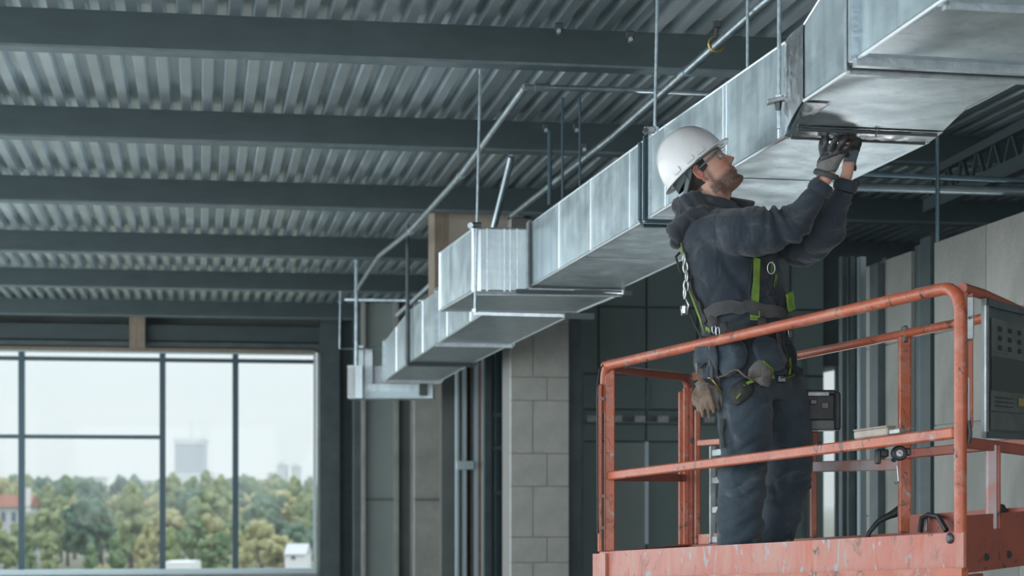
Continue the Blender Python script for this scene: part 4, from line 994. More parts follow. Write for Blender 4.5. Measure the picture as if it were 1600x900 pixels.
# ---- hard hat
hat = MB(); NA, NR = 72, 26; vs = []
hb = lambda x: .052 + .075*(x+.02)*.9                      # base line tilts up to the front
cx, La, Wb, Hh = .004, .156, .128, .172
def hat_pt(a, e, off=0.):
    x = cx + (La+off)*math.cos(a)*math.cos(e)**.9; y = (Wb+off)*math.sin(a)*math.cos(e)**.9; z = hb(cx+La*math.cos(a)) *(1-math.sin(e)) + .065*math.sin(e) + (Hh+off)*math.sin(e)**.95
    # raised comb along the crown
    z += .006*(gs(y, .016))*max(0, math.sin(e))**.5; 
    z += .0025*(gs(abs(y)-.045, .006))*max(0, math.sin(e)-.35)
    return x, y, z
for i in range(NR+1):
    e = math.pi/2*i/NR
    for j in range(NA): vs.append(H(*hat_pt(2*math.pi*j/NA, min(e, math.pi/2-.02))))
for i in range(NR+1):
    e = math.pi/2*(1-i/NR)
    for j in range(NA): vs.append(H(*hat_pt(2*math.pi*j/NA, min(e, math.pi/2-.02), -.004)))
hat.add(vs, [(i*NA+j, i*NA+(j+1) % NA, (i+1)*NA+(j+1) % NA, (i+1)*NA+j) for i in range(2*NR+1) for j in range(NA)] + [tuple(range((2*NR+1)*NA, (2*NR+2)*NA))])
hard = hat.build('hard_hat', 'helmet', worker, 'full'); tag(hard, 'white hard hat shell')
# rim and peak
rim = MB(); rp = []
def rim_w(a): return .010 + .026*max(0, math.cos(a))**2.2 + .006*max(0, -math.cos(a))
vs = []
for j in range(NA):
    a = 2*math.pi*j/NA; w = rim_w(a); c, s = math.cos(a), math.sin(a); x0, y0 = cx+La*c, Wb*s
    z0 = hb(x0); dz = .10*w if c > 0 else -.5*w
    for (r_, zz) in ((-.003, .004), (w*.5, .004+dz*.4), (w, .001+dz*.6), (w, -.004+dz*.6), (w*.5, -.001+dz*.4), (-.003, -.002)): vs.append(H(x0+c*r_, y0+s*r_, z0+zz))
rim.add(vs, [(j*6+k, j*6+(k+1) % 6, ((j+1) % NA)*6+(k+1) % 6, ((j+1) % NA)*6+k) for j in range(NA) for k in range(6)])
rim.build('brim', 'helmet', hard, 'full')
for a0 in (-1.25, -1.62, -2.1, 1.25, 1.9):
    m_ = MB(); vs = []
    for i, e in enumerate((.05, .16)):
        for k, a in enumerate((a0-.12, a0-.04, a0+.04, a0+.12)): vs.append(H(*hat_pt(a, e, .002))); 
    for i, e in enumerate((.05, .16)):
        for k, a in enumerate((a0-.12, a0-.04, a0+.04, a0+.12)): vs.append(H(*hat_pt(a, e, .0095)))
    q = lambda l, i, k: l*8+i*4+k
    f_ = [(q(1, 0, k), q(1, 0, k+1), q(1, 1, k+1), q(1, 1, k)) for k in range(3)]+[(q(0, 0, k), q(0, 0, k+1), q(1, 0, k+1), q(1, 0, k)) for k in range(3)]+[(q(0, 1, k), q(0, 1, k+1), q(1, 1, k+1), q(1, 1, k)) for k in range(3)]+[(q(0, 0, 0), q(0, 1, 0), q(1, 1, 0), q(1, 0, 0)), (q(0, 0, 3), q(0, 1, 3), q(1, 1, 3), q(1, 0, 3))]
    m_.add(vs, f_); m_.build('accessory_slot', 'helmet', hard, True)
# lining band and ratchet behind
mb = MB(); n_ = 40; vs = []
for j in range(n_):
    a = 2*math.pi*j/n_; c, s = math.cos(a), math.sin(a); x, y = .004+(.132 if c > 0 else .124)*c, .096*s; z = hb(x)+.022
    for (o_x, zz) in ((0, 0), (0, -.030 if c > -.3 else -.036-.030*(-c)), (.004, -.030 if c > -.3 else -.036-.030*(-c)), (.004, 0)): vs.append(H(x+o_x*c, y+o_x*s, z+zz))
mb.add(vs, [(j*4+k, j*4+(k+1) % 4, ((j+1) % n_)*4+(k+1) % 4, ((j+1) % n_)*4+k) for j in range(n_) for k in range(4)]); mb.build('headband', 'helmet_in', hard, 'full')
mb = MB()
for s in (-1, 1): mb.tube([H(-.02, s*.10, .045), H(-.07, s*.088, .0), H(-.108, s*.045, -.030), H(-.118, 0, -.034)], .006, 8, flat=(2.2, .5, hu)); 
mb.build('nape_strap', 'helmet_in', hard, 'full')
MB().lathe(H(-.118, 0, -.034), [(0, 0), (.019, 0), (.019, .014), (.012, .018), (0, .018)], 16, -hf).build('ratchet_knob', 'black', hard, True)
MB().tube([H(-.05, -.098, .04), H(-.055, -.10, .0), H(-.09, -.075, -.028)], .0022, 6).build('chin_cord', 'black', hard)
ball(mb := MB(), H(.036, -.113, hb(.036)-.004), .006); mb.build('rivet', 'beige', hard, 'full')

# ---- safety glasses
gl = MB(); vs = []; NG = 24
for i in range(NG+1):
    y = -.072+.144*i/NG; t = abs(y)/.072; x = .158-.046*t**2.2; notch = .016*gs(y, .011)
    for z in (.040, .026, .012, -.006+notch): vs.append(H(x-(.002 if z < 0 else 0), y, z+.006*(1-t)*(z > .03)))
n4 = 4; gl.add(vs, [(i*n4+k, i*n4+k+1, (i+1)*n4+k+1, (i+1)*n4+k) for i in range(NG) for k in range(3)])
lens = gl.build('safety_lens', 'lens', worker, 'full'); tag(lens, 'clear safety glasses')
M['frame'] = mat('blue_grey_frame', (.10, .15, .19), .3)
fr = MB(); fr.tube([H(.158-.046*(abs(y)/.072)**2.2, y, .041+.006*(1-abs(y)/.072)) for y in [-.072+.144*i/20 for i in range(21)]], .0022, 8); fr.build('brow_bar', 'frame', lens, 'full')
for s in (-1, 1):
    MB().tube([H(.113, s*.073, .036), H(.085, s*.083, .032), H(.03, s*.087, .026), H(-.005, s*.086, .022)], [.0035, .004, .003, .002], 8, flat=(1.3, .6, hu)).build('temple', 'frame', lens, 'full')
    MB().tube([H(.113, s*.072, .040), H(.110, s*.073, .02), H(.108, s*.068, .0)], .0022, 6).build('side_shield', 'frame', lens, 'full')

# ---- hooded jacket
mb = MB()
TOR = [(1112, 318, .098, .090), (1116, 326, .135, .118), (1121, 338, .185, .148), (1130, 356, .225, .178), (1141, 392, .235, .198), (1149, 430, .238, .205), (1156, 470, .232, .205), (1163, 508, .215, .192), (1166, 535, .228, .202), (1168, 565, .240, .208), (1168, 590, .238, .205)]
loft_add(mb, [(Q(x, y), rt*a, fw*b) for x, y, a, b in TOR], 40, 2.25)
pN, _ = limb(mb, [SHN+Vector((-.02, .06, .0)), Q(1150, 362, -.22), Q(1190, 362, -.29), ELN, Q(1262, 322, -.39), Q(1284, 292, -.42)], [.108, .110, .106, .088, .070, .052], 24, 6)
pF, _ = limb(mb, [SHF+Vector((-.05, .0, .0)), Q(1222, 375, .04), ELF, Q(1298, 340, -.25), Q(1322, 293, -.34)], [.10, .098, .085, .072, .054], 24, 6)
jv, jn, jf = remesh(mb, .0072, 6, .5)
def crease(v): return 1-min(1, abs(noise.noise(v))*3.2)      # 1 on thin creases
def fold(p, seed=0.):
    d1, s1, _ = seg_param(p, pN); d2, s2, _ = seg_param(p, pF); x = 0
    body_w = 1.
    for d, s, path, sd in ((d1, s1, pN, 0), (d2, s2, pF, 5)):
        w = max(0, min(1, (.15-d)/.05))*max(0, min(1, (s-.10)/.08))
        if w > 0:
            body_w = min(body_w, 1-w)
            L = sum((path[i+1]-path[i]).length for i in range(len(path)-1)); el = gs(s-L*.60, .13); cu = gs(s-L+.03, .10)
            q = Vector((p.x*5+sd, p.y*5, p.z*5)); wr = .9*noise.noise(q)
            c1 = crease(Vector((s*10+wr+sd, p.z*3.5, p.y*3))); c2 = crease(Vector((s*17-p.z*6+wr, p.y*5, sd+3.)))
            x += w*(-(.006+.020*el+.014*cu)*c1 - (.003+.009*el+.008*cu)*c2 + .016*noise.noise(Vector((s*9+sd, p.z*4, p.y*4))) + .006*el)
    if body_w > 0:
        q = Vector((p.x, p.y, p.z)); wr = .8*noise.noise(q*5)
        zt_ = gs(p.z-Q(0, 480).z, .12); hem = gs(p.z-Q(0, 560).z, .06)
        c1 = crease(Vector(((p.x*.8+p.z*.5+p.y*.3)*9+wr, (p.z-p.x)*2.5, 1.7))); c2 = crease(Vector(((p.z*.9-p.x*.5)*11+wr, (p.x+p.z)*2.5, 8.1))); c3 = crease(Vector((p.x*13+p.y*9+wr, p.z*3, 4.)))
        x += body_w*(-(.007+.010*zt_)*c1 - (.005+.010*zt_)*c2 - .010*zt_*c3 + .014*noise.noise(q*5.5) + .010*zt_)
        ang = math.atan2((p-Q(1168, 560)).dot(rt), (p-Q(1168, 560)).dot(fw)); x += body_w*hem*.018*math.sin(ang*11+3*noise.noise(q*3))
        x -= body_w*.016*gs(p.z-Q(0, 520).z, .022)     # pulled in under the belt
    return max(x+.004, -.014)
# sleeve seam line round the near shoulder
sc_, sn_ = Q(1128, 362, -.19), (ELN-SHN).normalized()
jv2 = []
for p, n in zip(jv, jn):
    d = fold(p)
    if (p-sc_).length < .2 and p.y < YM-.02: d -= .0035*gs((p-sc_).dot(sn_)-.00, .005)
    jv2.append(p + n*d)
jacket = mesh_part('hooded_jacket', jv2, jf, 'hoodie', worker)
from mathutils.bvhtree import BVHTree
bvh = BVHTree.FromPolygons(jv2, jf)
# hood lying on the back and the stand-up collar
mb = MB()
def ringtube(pts, rs, n=16, m=5): p, r = smooth_path(pts, rs, m); mb.tube(p, r, n)
ringtube([Q(1150, 322, -.09), Q(1118, 312, -.11), Q(1082, 312, -.10), Q(1062, 322, -.03), Q(1064, 322, .06), Q(1092, 314, .11), Q(1130, 312, .09)], [.020, .030, .040, .046, .046, .040, .025])
ringtube([Q(1140, 336, -.13), Q(1100, 334, -.15), Q(1068, 345, -.12), Q(1056, 362, -.03), Q(1062, 355, .07), Q(1090, 338, .13)], [.022, .036, .046, .050, .046, .035])
ringtube([Q(1085, 330, -.13), Q(1062, 352, -.10), Q(1055, 378, -.05), Q(1058, 384, .02)], [.03, .04, .036, .025])
ball(mb, Q(1066, 350, -.02), .07, .75, 1.25, 1.15)
hv, hn, hfc = remesh(mb, .0075, 4, .5)
def hfold(p, n):
    q = p*5; wr = .8*noise.noise(q); return -.012*crease(Vector(((p.z*.8+p.x*.6)*13+wr, (p.x-p.z)*3, p.y*3))) - .006*crease(Vector(((p.z*.6+p.x*.8)*24+wr, p.y*5, 3.))) + .010*noise.noise(q*1.5)
mesh_part('hood', [p+n*hfold(p, n) for p, n in zip(hv, hn)], hfc, 'hood', worker)
# collar flap standing open in front of the throat
mb = MB(); cp = [(1133, 306, .05), (1150, 310, .0), (1172, 313, -.05), (1181, 317, -.08), (1176, 328, -.10), (1160, 334, -.11)]
a_ = [Q(1128, 305, .08), Q(1150, 309, .03), Q(1180, 314, -.04), Q(1179, 320, -.05)]; b_ = [Q(1136, 322, .06), Q(1152, 326, .0), Q(1166, 334, -.06), Q(1163, 335, -.08)]
vs = []
for u in range(9):
    t = u/8*3; i = min(2, int(t)); f = t-i
    for v in range(5):
        p = a_[i].lerp(a_[i+1], f).lerp(b_[i].lerp(b_[i+1], f), v/4); vs.append(p+Vector((0, -.006*math.sin(v/4*3.14), 0)))
k = len(vs); th = Vector((-.004, .010, -.002)); vs += [v+th for v in vs]
fs = []
for u in range(8):
    for v in range(4):
        a, b, c, d = u*5+v, (u+1)*5+v, (u+1)*5+v+1, u*5+v+1; fs += [(a, b, c, d), (k+d, k+c, k+b, k+a)]
for u in range(8): fs += [(u*5, k+u*5, k+(u+1)*5, (u+1)*5), (u*5+4, (u+1)*5+4, k+(u+1)*5+4, k+u*5+4)]
fs += [(v, v+1, k+v+1, k+v) for v in range(4)] + [(40+v, k+40+v, k+41+v, 41+v) for v in range(4)]
mb.add(vs, fs); mb.build('collar_flap', 'hood', worker, 'full')
ringm = MB(); p_, r_ = smooth_path([Q(1160, 332, -.12), Q(1142, 322, -.11), Q(1118, 318, -.115), Q(1090, 309, -.10)], [.012, .017, .018, .014], 5); ringm.tube(p_, r_, 12); ringm.build('collar_roll', 'hood', worker, 'full')
# cuffs
for c0, c1, r0, r1 in ((Q(1277, 302, -.415), Q(1287, 286, -.42), .053, .047), (Q(1319, 298, -.335), Q(1324, 280, -.345), .052, .045)):
    m_ = MB(); p_, r_ = smooth_path([c0, c0.lerp(c1, .5), c1], [r0*.97, r0*1.04, r1], 5); m_.tube(p_, r_, 24); m_.build('cuff', 'hoodie', worker, 'full')
m_ = MB(); ball(m_, Q(1338, 286, -.33), .022, .9, 1, .9); m_.build('cuff_fold', 'hoodie', worker, 'full')

# ---- trousers
mb = MB()
loft_add(mb, [(Q(1168, 540), rt*.19, fw*.155), (Q(1172, 575), rt*.205, fw*.17), (Q(1180, 605, .01), rt*.20, fw*.165), (Q(1186, 628, .02), rt*.185, fw*.13)], 32, 2.2)
tN, _ = limb(mb, [Q(1162, 585, -.06), Q(1163, 620, -.075), Q(1164, 665, -.09), Q(1164, 705, -.10), Q(1160, 740, -.10), Q(1156, 785, -.09), Q(1153, 830, -.085), Q(1153, 866, -.08)], [.125, .128, .124, .116, .112, .108, .104, .100], 26, 4)
tF, _ = limb(mb, [Q(1208, 585, .09), Q(1220, 620, .10), Q(1228, 665, .12), Q(1233, 705, .13), Q(1232, 745, .13), Q(1224, 790, .12), Q(1216, 830, .12), Q(1212, 852, .12)], [.118, .125, .124, .118, .110, .100, .088, .085], 26, 4)
tv, tn, tf = remesh(mb, .009, 5, .5)
def tfold(p):
    d1, s1, _ = seg_param(p, tN); d2, s2, _ = seg_param(p, tF); s, pa = (s1, tN) if d1 < d2 else (s2, tF); sd = 0 if d1 < d2 else 7
    L = sum((pa[i+1]-pa[i]).length for i in range(len(pa)-1)); kn = gs(s-L*.55, .12); an = gs(s-L+.06, .12); up = gs(s-.02, .12)
    q = Vector((p.x*4+sd, p.y*4, p.z*4)); wr = .9*noise.noise(q)
    c1 = crease(Vector((p.z*9+p.x*4*(1 if sd else -1)+wr, p.x*3, sd))); c2 = crease(Vector((p.z*14-p.x*8+wr, p.y*4, sd+2))); c3 = crease(Vector((p.x*9+p.z*2+wr, p.z*1.6, sd+5)))
    return .006 + max(-.014, -(.005+.018*kn+.022*an+.012*up)*c1 - (.002+.010*kn+.014*an+.006*up)*c2 - .010*c3 + .016*noise.noise(q*1.2) + .006*(kn+an))
tr_v = [p+n*tfold(p) for p, n in zip(tv, tn)]
trs = mesh_part('work_trousers', tr_v, tf, 'trousers', worker)
bvt = BVHTree.FromPolygons(tr_v, tf)
for (x, y, dy) in ((1153, 0, -.08), (1212, 0, .12)):
    c = Q(x, 862, dy); m_ = MB(); zf = K(.5, .4, 0).z-.108
    loft_add(m_, [(Vector((c.x+.03, c.y-.02, zf+.005)), fw*.155, rt*.052), (Vector((c.x+.03, c.y-.02, zf+.03)), fw*.158, rt*.055), (Vector((c.x+.022, c.y-.016, zf+.06)), fw*.14, rt*.053), (Vector((c.x+.0, c.y, zf+.10)), fw*.085, rt*.052), (Vector((c.x-.005, c.y, zf+.16)), fw*.065, rt*.055)], 24, 2.4)
    m_.build('boot', 'leather', worker, 'full')

# ---- gloves on the hands
def glove(name, wrist, palm_dir, side_dir, back_dir, fingers, m_knit, cuffm, rs=1., dipm='dip'):
    """palm block, four fingers and a thumb in one mesh, coated part as child"""
    mb = MB(); pd, sd, bd = [Vector(v).normalized() for v in (palm_dir, side_dir, back_dir)]
    loft_add(mb, [(wrist, sd*.034*rs, bd*.027*rs), (wrist+pd*.03, sd*.036*rs, bd*.027*rs), (wrist+pd*.06, sd*.044*rs, bd*.026*rs), (wrist+pd*.088, sd*.046*rs, bd*.022*rs), (wrist+pd*.10, sd*.042*rs, bd*.018*rs)], 22, 2.4)
    v, n, f = remesh(mb, .005, 2, .5); v = [p+q*.0018*noise.noise(p*60) for p, q in zip(v, n)]
    g = mesh_part(name, v, f, m_knit, worker)
    mb = MB()
    loft_add(mb, [(wrist+pd*.055+bd*-.006, sd*.044*rs, bd*.024*rs), (wrist+pd*.075, sd*.0475*rs, bd*.027*rs), (wrist+pd*.092, sd*.0475*rs, bd*.025*rs), (wrist+pd*.103, sd*.043*rs, bd*.020*rs)], 22, 2.4)
    for off, pts, r in fingers:
        base = wrist+pd*.085+sd*off*rs if r is not None and off is not None else None
        p = [base if base is not None else wrist+pd*.045] + [Vector(q) for q in pts]; pp_, rr_ = smooth_path(p, [r*1.1, r*1.08, r, r*.82][:len(p)] if len(p) <= 4 else [r*1.1]+[r]*(len(p)-2)+[r*.8], 5)
        mb.tube(pp_, rr_, 12); ball(mb, p[-1], r*.84)
    v, n, f = remesh(mb, .0042, 2, .5); v = [p+q*.0015*noise.noise(p*80) for p, q in zip(v, n)]
    mesh_part('coated_fingers', v, f, dipm, g)
    MB().tube([wrist-pd*.012, wrist-pd*.002, wrist+pd*.012], [.037*rs, .040*rs, .037*rs], 20, flat=(1.0, .85, sd)).build('knit_cuff', cuffm, g, 'full')
    return g
W1 = Q(1291, 273, -.43); T = lambda px, py, dy: Q(px, py, dy)
g1 = glove('work_glove', W1, T(1306, 228, -.45)-W1, (.94, -.1, .33), (-.1, -1, .1), [
    (-.034, [T(1290, 226, -.475), T(1292, 214, -.47), T(1300, 210, -.44)], .0115),
    (-.012, [T(1303, 222, -.50), T(1312, 211, -.49), T(1322, 213, -.45)], .0125),
    (.012, [T(1315, 224, -.50), T(1325, 213, -.49), T(1333, 216, -.45)], .0122),
    (.034, [T(1322, 232, -.49), T(1331, 222, -.48), T(1337, 225, -.45)], .011),
    (None, [T(1285, 240, -.46), T(1284, 222, -.46), T(1291, 212, -.44)], .0125)], 'knit', 'pad', 1.45)
tag(g1, 'grey knit work glove with black coated fingers on the near hand')
W2 = Q(1327, 262, -.34)
g2 = glove('work_glove', W2, T(1332, 222, -.36)-W2, (.96, .1, .1), (.1, -1, 0), [
    (-.030, [T(1322, 222, -.40), T(1325, 210, -.41), T(1332, 208, -.38)], .0115),
    (-.010, [T(1331, 220, -.40), T(1336, 208, -.41), T(1341, 210, -.38)], .012),
    (.010, [T(1338, 222, -.39), T(1342, 210, -.40), T(1344, 213, -.37)], .0115),
    (.028, [T(1342, 228, -.37), T(1344, 218, -.38), T(1345, 216, -.36)], .0105),
    (None, [T(1318, 238, -.38), T(1316, 224, -.40), T(1322, 214, -.41)], .012)], 'knit_b', 'web_dark', .82)
tag(g2, 'blue grey work glove on the far hand')
m_ = MB(); ball(m_, Q(1325, 224, -.505), .009, 1.2, .8, .6); mm = m_.build('red_tool_tip', 'far_red' if False else 'orange', None, 'full')
tag(mm, 'small red tool tip held between the gloved hands', 'tool')

# ---- harness webbing, laid on the cloth
def lay(pts, bv=None, off=.006):
    """drop measured points on the clothing surface"""
    out = []
    for px, py in pts:
        o = Q(px, py, -.9); d = Vector((o.x/o.y, 1, o.z/o.y)).normalized(); best = None
        for b in ([bv] if bv else [bvh, bvt]):
            h = b.ray_cast(o, d)
            if h[0] is None: h = b.find_nearest(Q(px, py, -.12))
            if h[0] is not None and (best is None or h[0].y < best[0].y): best = h
        n = best[1].normalized(); n = n if n.y < .2 else -n; out.append((best[0]+n*off, n))
    return out
def strap(pts, w, m='webbing', t=.0035, bv=None, off=.006, parent=None, name='harness_strap', sub=4, lab=None):
    P2 = []
    for i in range(len(pts)-1):
        for j in range(sub): f = j/sub; P2.append((pts[i][0]+(pts[i+1][0]-pts[i][0])*f, pts[i][1]+(pts[i+1][1]-pts[i][1])*f))
    P2.append(pts[-1]); L = lay(P2, bv, off)
    c = [p for p, n in L]; c = [c[0]]+[(c[i-1]+c[i]*2+c[i+1])/4 for i in range(1, len(c)-1)]+[c[-1]]
    nn_ = [n for _, n in L]; nn_ = [(nn_[max(0, i-1)]+nn_[i]*2+nn_[min(len(nn_)-1, i+1)]).normalized() for i in range(len(nn_))]
    mb = MB(); vs = []
    for i in range(len(c)):
        d = (c[min(i+1, len(c)-1)]-c[max(i-1, 0)]).normalized(); s = d.cross(nn_[i]).normalized()
        for a, b in ((-w/2, 0), (w/2, 0), (w/2, t), (-w/2, t)): vs.append(c[i]+s*a+nn_[i]*b)
    k = len(c); mb.add(vs, [(i*4+j, i*4+(j+1) % 4, (i+1)*4+(j+1) % 4, (i+1)*4+j) for i in range(k-1) for j in range(4)]+[(3, 2, 1, 0), tuple((k-1)*4+j for j in range(4))])
    o = mb.build(name, m, parent or worker, True)
    if lab: tag(o, lab)
    return o
hs_ = strap([(1181, 404), (1180, 440), (1179, 470), (1177, 500)], .036, lab='lime green chest strap')
strap([(1174, 404), (1171, 440), (1169, 480)], .006, 'web_dark', parent=hs_, name='strap_edge', off=.008)
strap([(1168, 484), (1178, 485), (1190, 487)], .014, 'web_dark', parent=hs_, name='keeper', off=.011)
MB().cbox(lay([(1179, 493)], off=.014)[0][0], (.045, .012, .035), b=.004).build('buckle', 'webbing', hs_)
strap([(1205, 408), (1214, 420), (1226, 442), (1238, 466)], .022, 'web_dark', lab='far chest strap')
strap([(1203, 410), (1212, 411), (1214, 424), (1209, 430)], .020, 'webbing', off=.012, name='strap_loop')
hp2 = strap([(1232, 458), (1239, 470), (1243, 480)], .048, 'webbing', off=.016, t=.012, name='strap_pad', lab='folded lime strap end')
strap([(1065, 362), (1067, 380), (1072, 402)], .012, 'webbing', off=.010, name='harness_strap', lab='thin lime strap at the back edge')
strap([(1076, 420), (1080, 450), (1088, 480), (1100, 505), (1113, 518)], .016, 'webbing', off=.010)
strap([(1072, 410), (1075, 445), (1082, 480), (1092, 505)], .03, 'web_dark', off=.006)
strap([(1068, 405), (1070, 440), (1078, 478)], .02, 'web_dark', off=.014)
# chest pad and ring
strap([(1190, 405), (1190, 420), (1192, 436)], .055, 'web_dark', off=.004, name='chest_pad')
c = lay([(1199, 421)], off=.02)[0][0]
MB().tube([c+Vector((.017*math.cos(a), -.002, .026*math.sin(a))) for a in [i*math.pi/8 for i in range(16)]], .003, 8, closed=True).build('ring', 'rod', worker, 'full')
# zip with cords
strap([(1211, 398), (1214, 430), (1216, 465), (1219, 490)], .006, 'bolt', off=.003, name='zipper'); strap([(1206, 402), (1209, 440), (1214, 478)], .004, 'web_dark', off=.006, name='cord')
# padded waist belt
bl = strap([(1108, 492), (1122, 481), (1145, 477), (1168, 481), (1195, 487), (1220, 492), (1240, 498)], .060, 'pad', .016, off=.006, name='waist_belt', lab='padded dark grey waist belt')
strap([(1086, 522), (1100, 516), (1125, 512), (1160, 517), (1200, 522), (1242, 526)], .045, 'web_dark', .012, off=.004, name='waist_belt')
for px, py, m_, w in ((1118, 502, 'pad', .06), (1134, 515, 'pad', .055), (1096, 520, 'pad', .05), (1190, 505, 'web_dark', .06)):
    c = lay([(px, py)], off=.016)[0][0]; mb = MB(); ball(mb, c, w*.5, .8, .4, 1.1); mb.build('belt_pouch', m_, worker, 'full')
# bunched jacket skirt over the hips: soft overlapping flaps
def flap(pts, thick, m, name='jacket_flap', seed=0, parent=worker, bias=.02):
    """pts: outline in pixels (closed); hung on the body surface, with thickness"""
    L = lay(pts, off=bias); cpx = (sum(p[0] for p in pts)/len(pts), sum(p[1] for p in pts)/len(pts)); c0 = lay([cpx], off=bias+.018)[0][0]
    n = len(pts); vs = []; R = 5
    for r in range(R):
        f = 1-r/R
        for i, (p, nn2) in enumerate(L):
            q = c0.lerp(p, f); bul = math.sqrt(max(0, 1-f*f))*thick; vs.append(q+Vector((0, -bul+.006*noise.noise(q*30+Vector((seed, 0, 0))), 0)))
    vs.append(c0+Vector((0, -thick, 0))); fs = [(r*n+i, r*n+(i+1) % n, (r+1)*n+(i+1) % n, (r+1)*n+i) for r in range(R-1) for i in range(n)]+[((R-1)*n+i, (R-1)*n+(i+1) % n, R*n) for i in range(n)]
    b = len(vs); vs += [p+Vector((0, .012, 0)) for p, _ in L]; fs += [((i+1) % n, i, b+i, b+(i+1) % n) for i in range(n)]+[tuple(reversed(range(b, b+n)))]
    mb = MB(); mb.add(vs, fs); return mb.build(name, m, parent, 'full')
def dense(pts, k=3):
    out = []
    n = len(pts)
    for i in range(n):
        p0, p1, p2, p3 = pts[i-1], pts[i], pts[(i+1) % n], pts[(i+2) % n]
        for j in range(k):
            t = j/k; out.append(tuple(.5*((2*b)+(c-a)*t+(2*a-5*b+4*c-d)*t*t+(-a+3*b-3*c+d)*t**3) for a, b, c, d in zip(p0, p1, p2, p3)))
    return out
flap(dense([(1078, 538), (1098, 532), (1106, 560), (1092, 578), (1080, 568)]), .012, 'trousers', seed=1)
flap(dense([(1098, 540), (1122, 530), (1130, 560), (1122, 588), (1092, 586), (1094, 568)]), .016, 'trousers', seed=2, bias=.03)
flap(dense([(1122, 535), (1150, 530), (1168, 545), (1166, 570), (1142, 585), (1126, 575)]), .012, 'trousers', seed=3)
flap(dense([(1176, 535), (1205, 530), (1225, 560), (1215, 580), (1190, 575)]), .010, 'trousers', seed=4)
flap(dense([(1166, 585), (1186, 562), (1200, 575), (1200, 600), (1188, 606), (1176, 598)]), .018, 'leather_g', name='belt_pocket', seed=5, bias=.024)
pk = flap(dense([(1146, 604), (1166, 592), (1178, 606), (1168, 624), (1152, 634), (1143, 622)]), .012, 'web_dark', name='tool_pocket', seed=6, bias=.012)
strap([(1152, 624), (1160, 612), (1163, 604)], .009, 'webbing', off=.034, name='pocket_stripe'); strap([(1168, 604), (1174, 598)], .014, 'webbing', off=.034, name='pocket_stripe')
strap([(1188, 564), (1199, 578), (1202, 592)], .010, 'webbing', off=.030, name='pocket_stripe')
cp_ = [lay([q], off=.03)[0][0] for q in ((1124, 592), (1136, 583), (1150, 579), (1162, 584), (1174, 598))]; ymin = min(p.y for p in cp_)
for p in cp_: p.y = min(p.y, ymin+.02)
pp_, rr_ = smooth_path(cp_, [.0045]*5, 5); tag(MB().tube(pp_, rr_, 8).build('leather_cord', 'leather', worker, 'full'), 'tan cord looped over the hip')
# thigh strap, lanyard, tapered tool
strap([(1222, 662), (1234, 652), (1246, 640), (1252, 628)], .040, 'web_dark', .006, off=.006, name='leg_strap'); strap([(1243, 646), (1248, 638), (1252, 632)], .046, 'webbing', .004, off=.012, name='leg_strap', lab='lime patch on the thigh strap')
c = lay([(1224, 660)], off=.016)[0][0]; MB().cbox(c, (.045, .015, .035), b=.006).build('buckle', 'bolt', worker)
strap([(1229, 560), (1230, 585), (1228, 608)], .014, 'webbing', .006, off=.014, name='tool_lanyard'); strap([(1206, 530), (1216, 560), (1228, 572), (1240, 575)], .02, 'web_dark', .006, off=.012, name='harness_strap')
L = lay([(1228, 608), (1227, 650)], off=.02); MB().tube([L[0][0], L[0][0].lerp(L[1][0], .5), L[1][0]], [.008, .006, .002], 8).build('tapered_tool', 'chrome', worker, 'full')
MB().tube([lay([(x, y)], off=.02)[0][0] for x, y in ((1245, 500), (1251, 515), (1249, 530), (1240, 533), (1238, 520), (1242, 508))], .003, 8, closed=True).build('carabiner', 'chrome', worker, 'full')
MB().cbox(lay([(1248, 512)], off=.02)[0][0], (.03, .02, .04), b=.005).build('lanyard_clip', 'black', worker)
# steel links of the back lanyard with its snap hook
lk = [(1069, 404), (1071, 418), (1073, 432), (1072, 446), (1070, 458)]
for i, (x, y) in enumerate(lk):
    c = Q(x, y, -.10); a_ = Vector((1, 0, 0)) if i % 2 else Vector((.35, -.93, 0)); MB().tube([c+a_*.010*math.cos(t)+UPV*.026*math.sin(t) for t in [k*math.pi/7 for k in range(14)]], .0042, 7, closed=True).build('chain_link', 'chrome', worker, 'full')
MB().cbox(Q(1069, 484, -.10), (.022, .02, .045), b=.007).build('snap_hook', 'chrome', worker); MB().tube([Q(1070, 462, -.10), Q(1076, 476, -.10), Q(1074, 492, -.10), Q(1066, 492, -.10), Q(1064, 478, -.10)], .005, 8).build('hook_gate', 'chrome', worker, 'full')
MB().tube([Q(1062, 395, -.08), Q(1056, 401, -.09), Q(1060, 415, -.09), Q(1066, 432, -.10)], .006, 8).build('lanyard_cord', 'web_dark', worker, 'full')
MB().tube([Q(1076, 482, -.10), Q(1086, 508, -.12), Q(1096, 528, -.14), Q(1120, 528, -.18)], .005, 8).build('lanyard_cord', 'web_dark', worker, 'full')
for px, py in ((1120, 522), (1127, 524)): 
    c = lay([(px, py)], off=.03)[0][0]; MB().tube([c+Vector((.008*math.cos(t), 0, .022*math.sin(t))) for t in [k*math.pi/6 for k in range(12)]], .0025, 6, closed=True).build('belt_ring', 'chrome', worker, 'full')
for pts, w, m_ in (([(1121, 532), (1120, 560), (1119, 586)], .016, 'pad'), ([(1152, 528), (1150, 550), (1146, 572)], .020, 'web_dark'), ([(1206, 512), (1210, 540), (1222, 566)], .024, 'pad'), ([(1097, 534), (1094, 555), (1098, 580)], .012, 'leather_g'), ([(1232, 520), (1238, 550), (1243, 580)], .030, 'web_dark')):
    strap(pts, w, m_, .006, off=.030, name='belt_strap')
MB().tube([lay([(x, y)], off=.075)[0][0] for x, y in ((1118, 594), (1126, 590), (1131, 594), (1126, 598), (1119, 598))], .005, 8, closed=True).build('brass_clip', 'brass', worker, 'full')
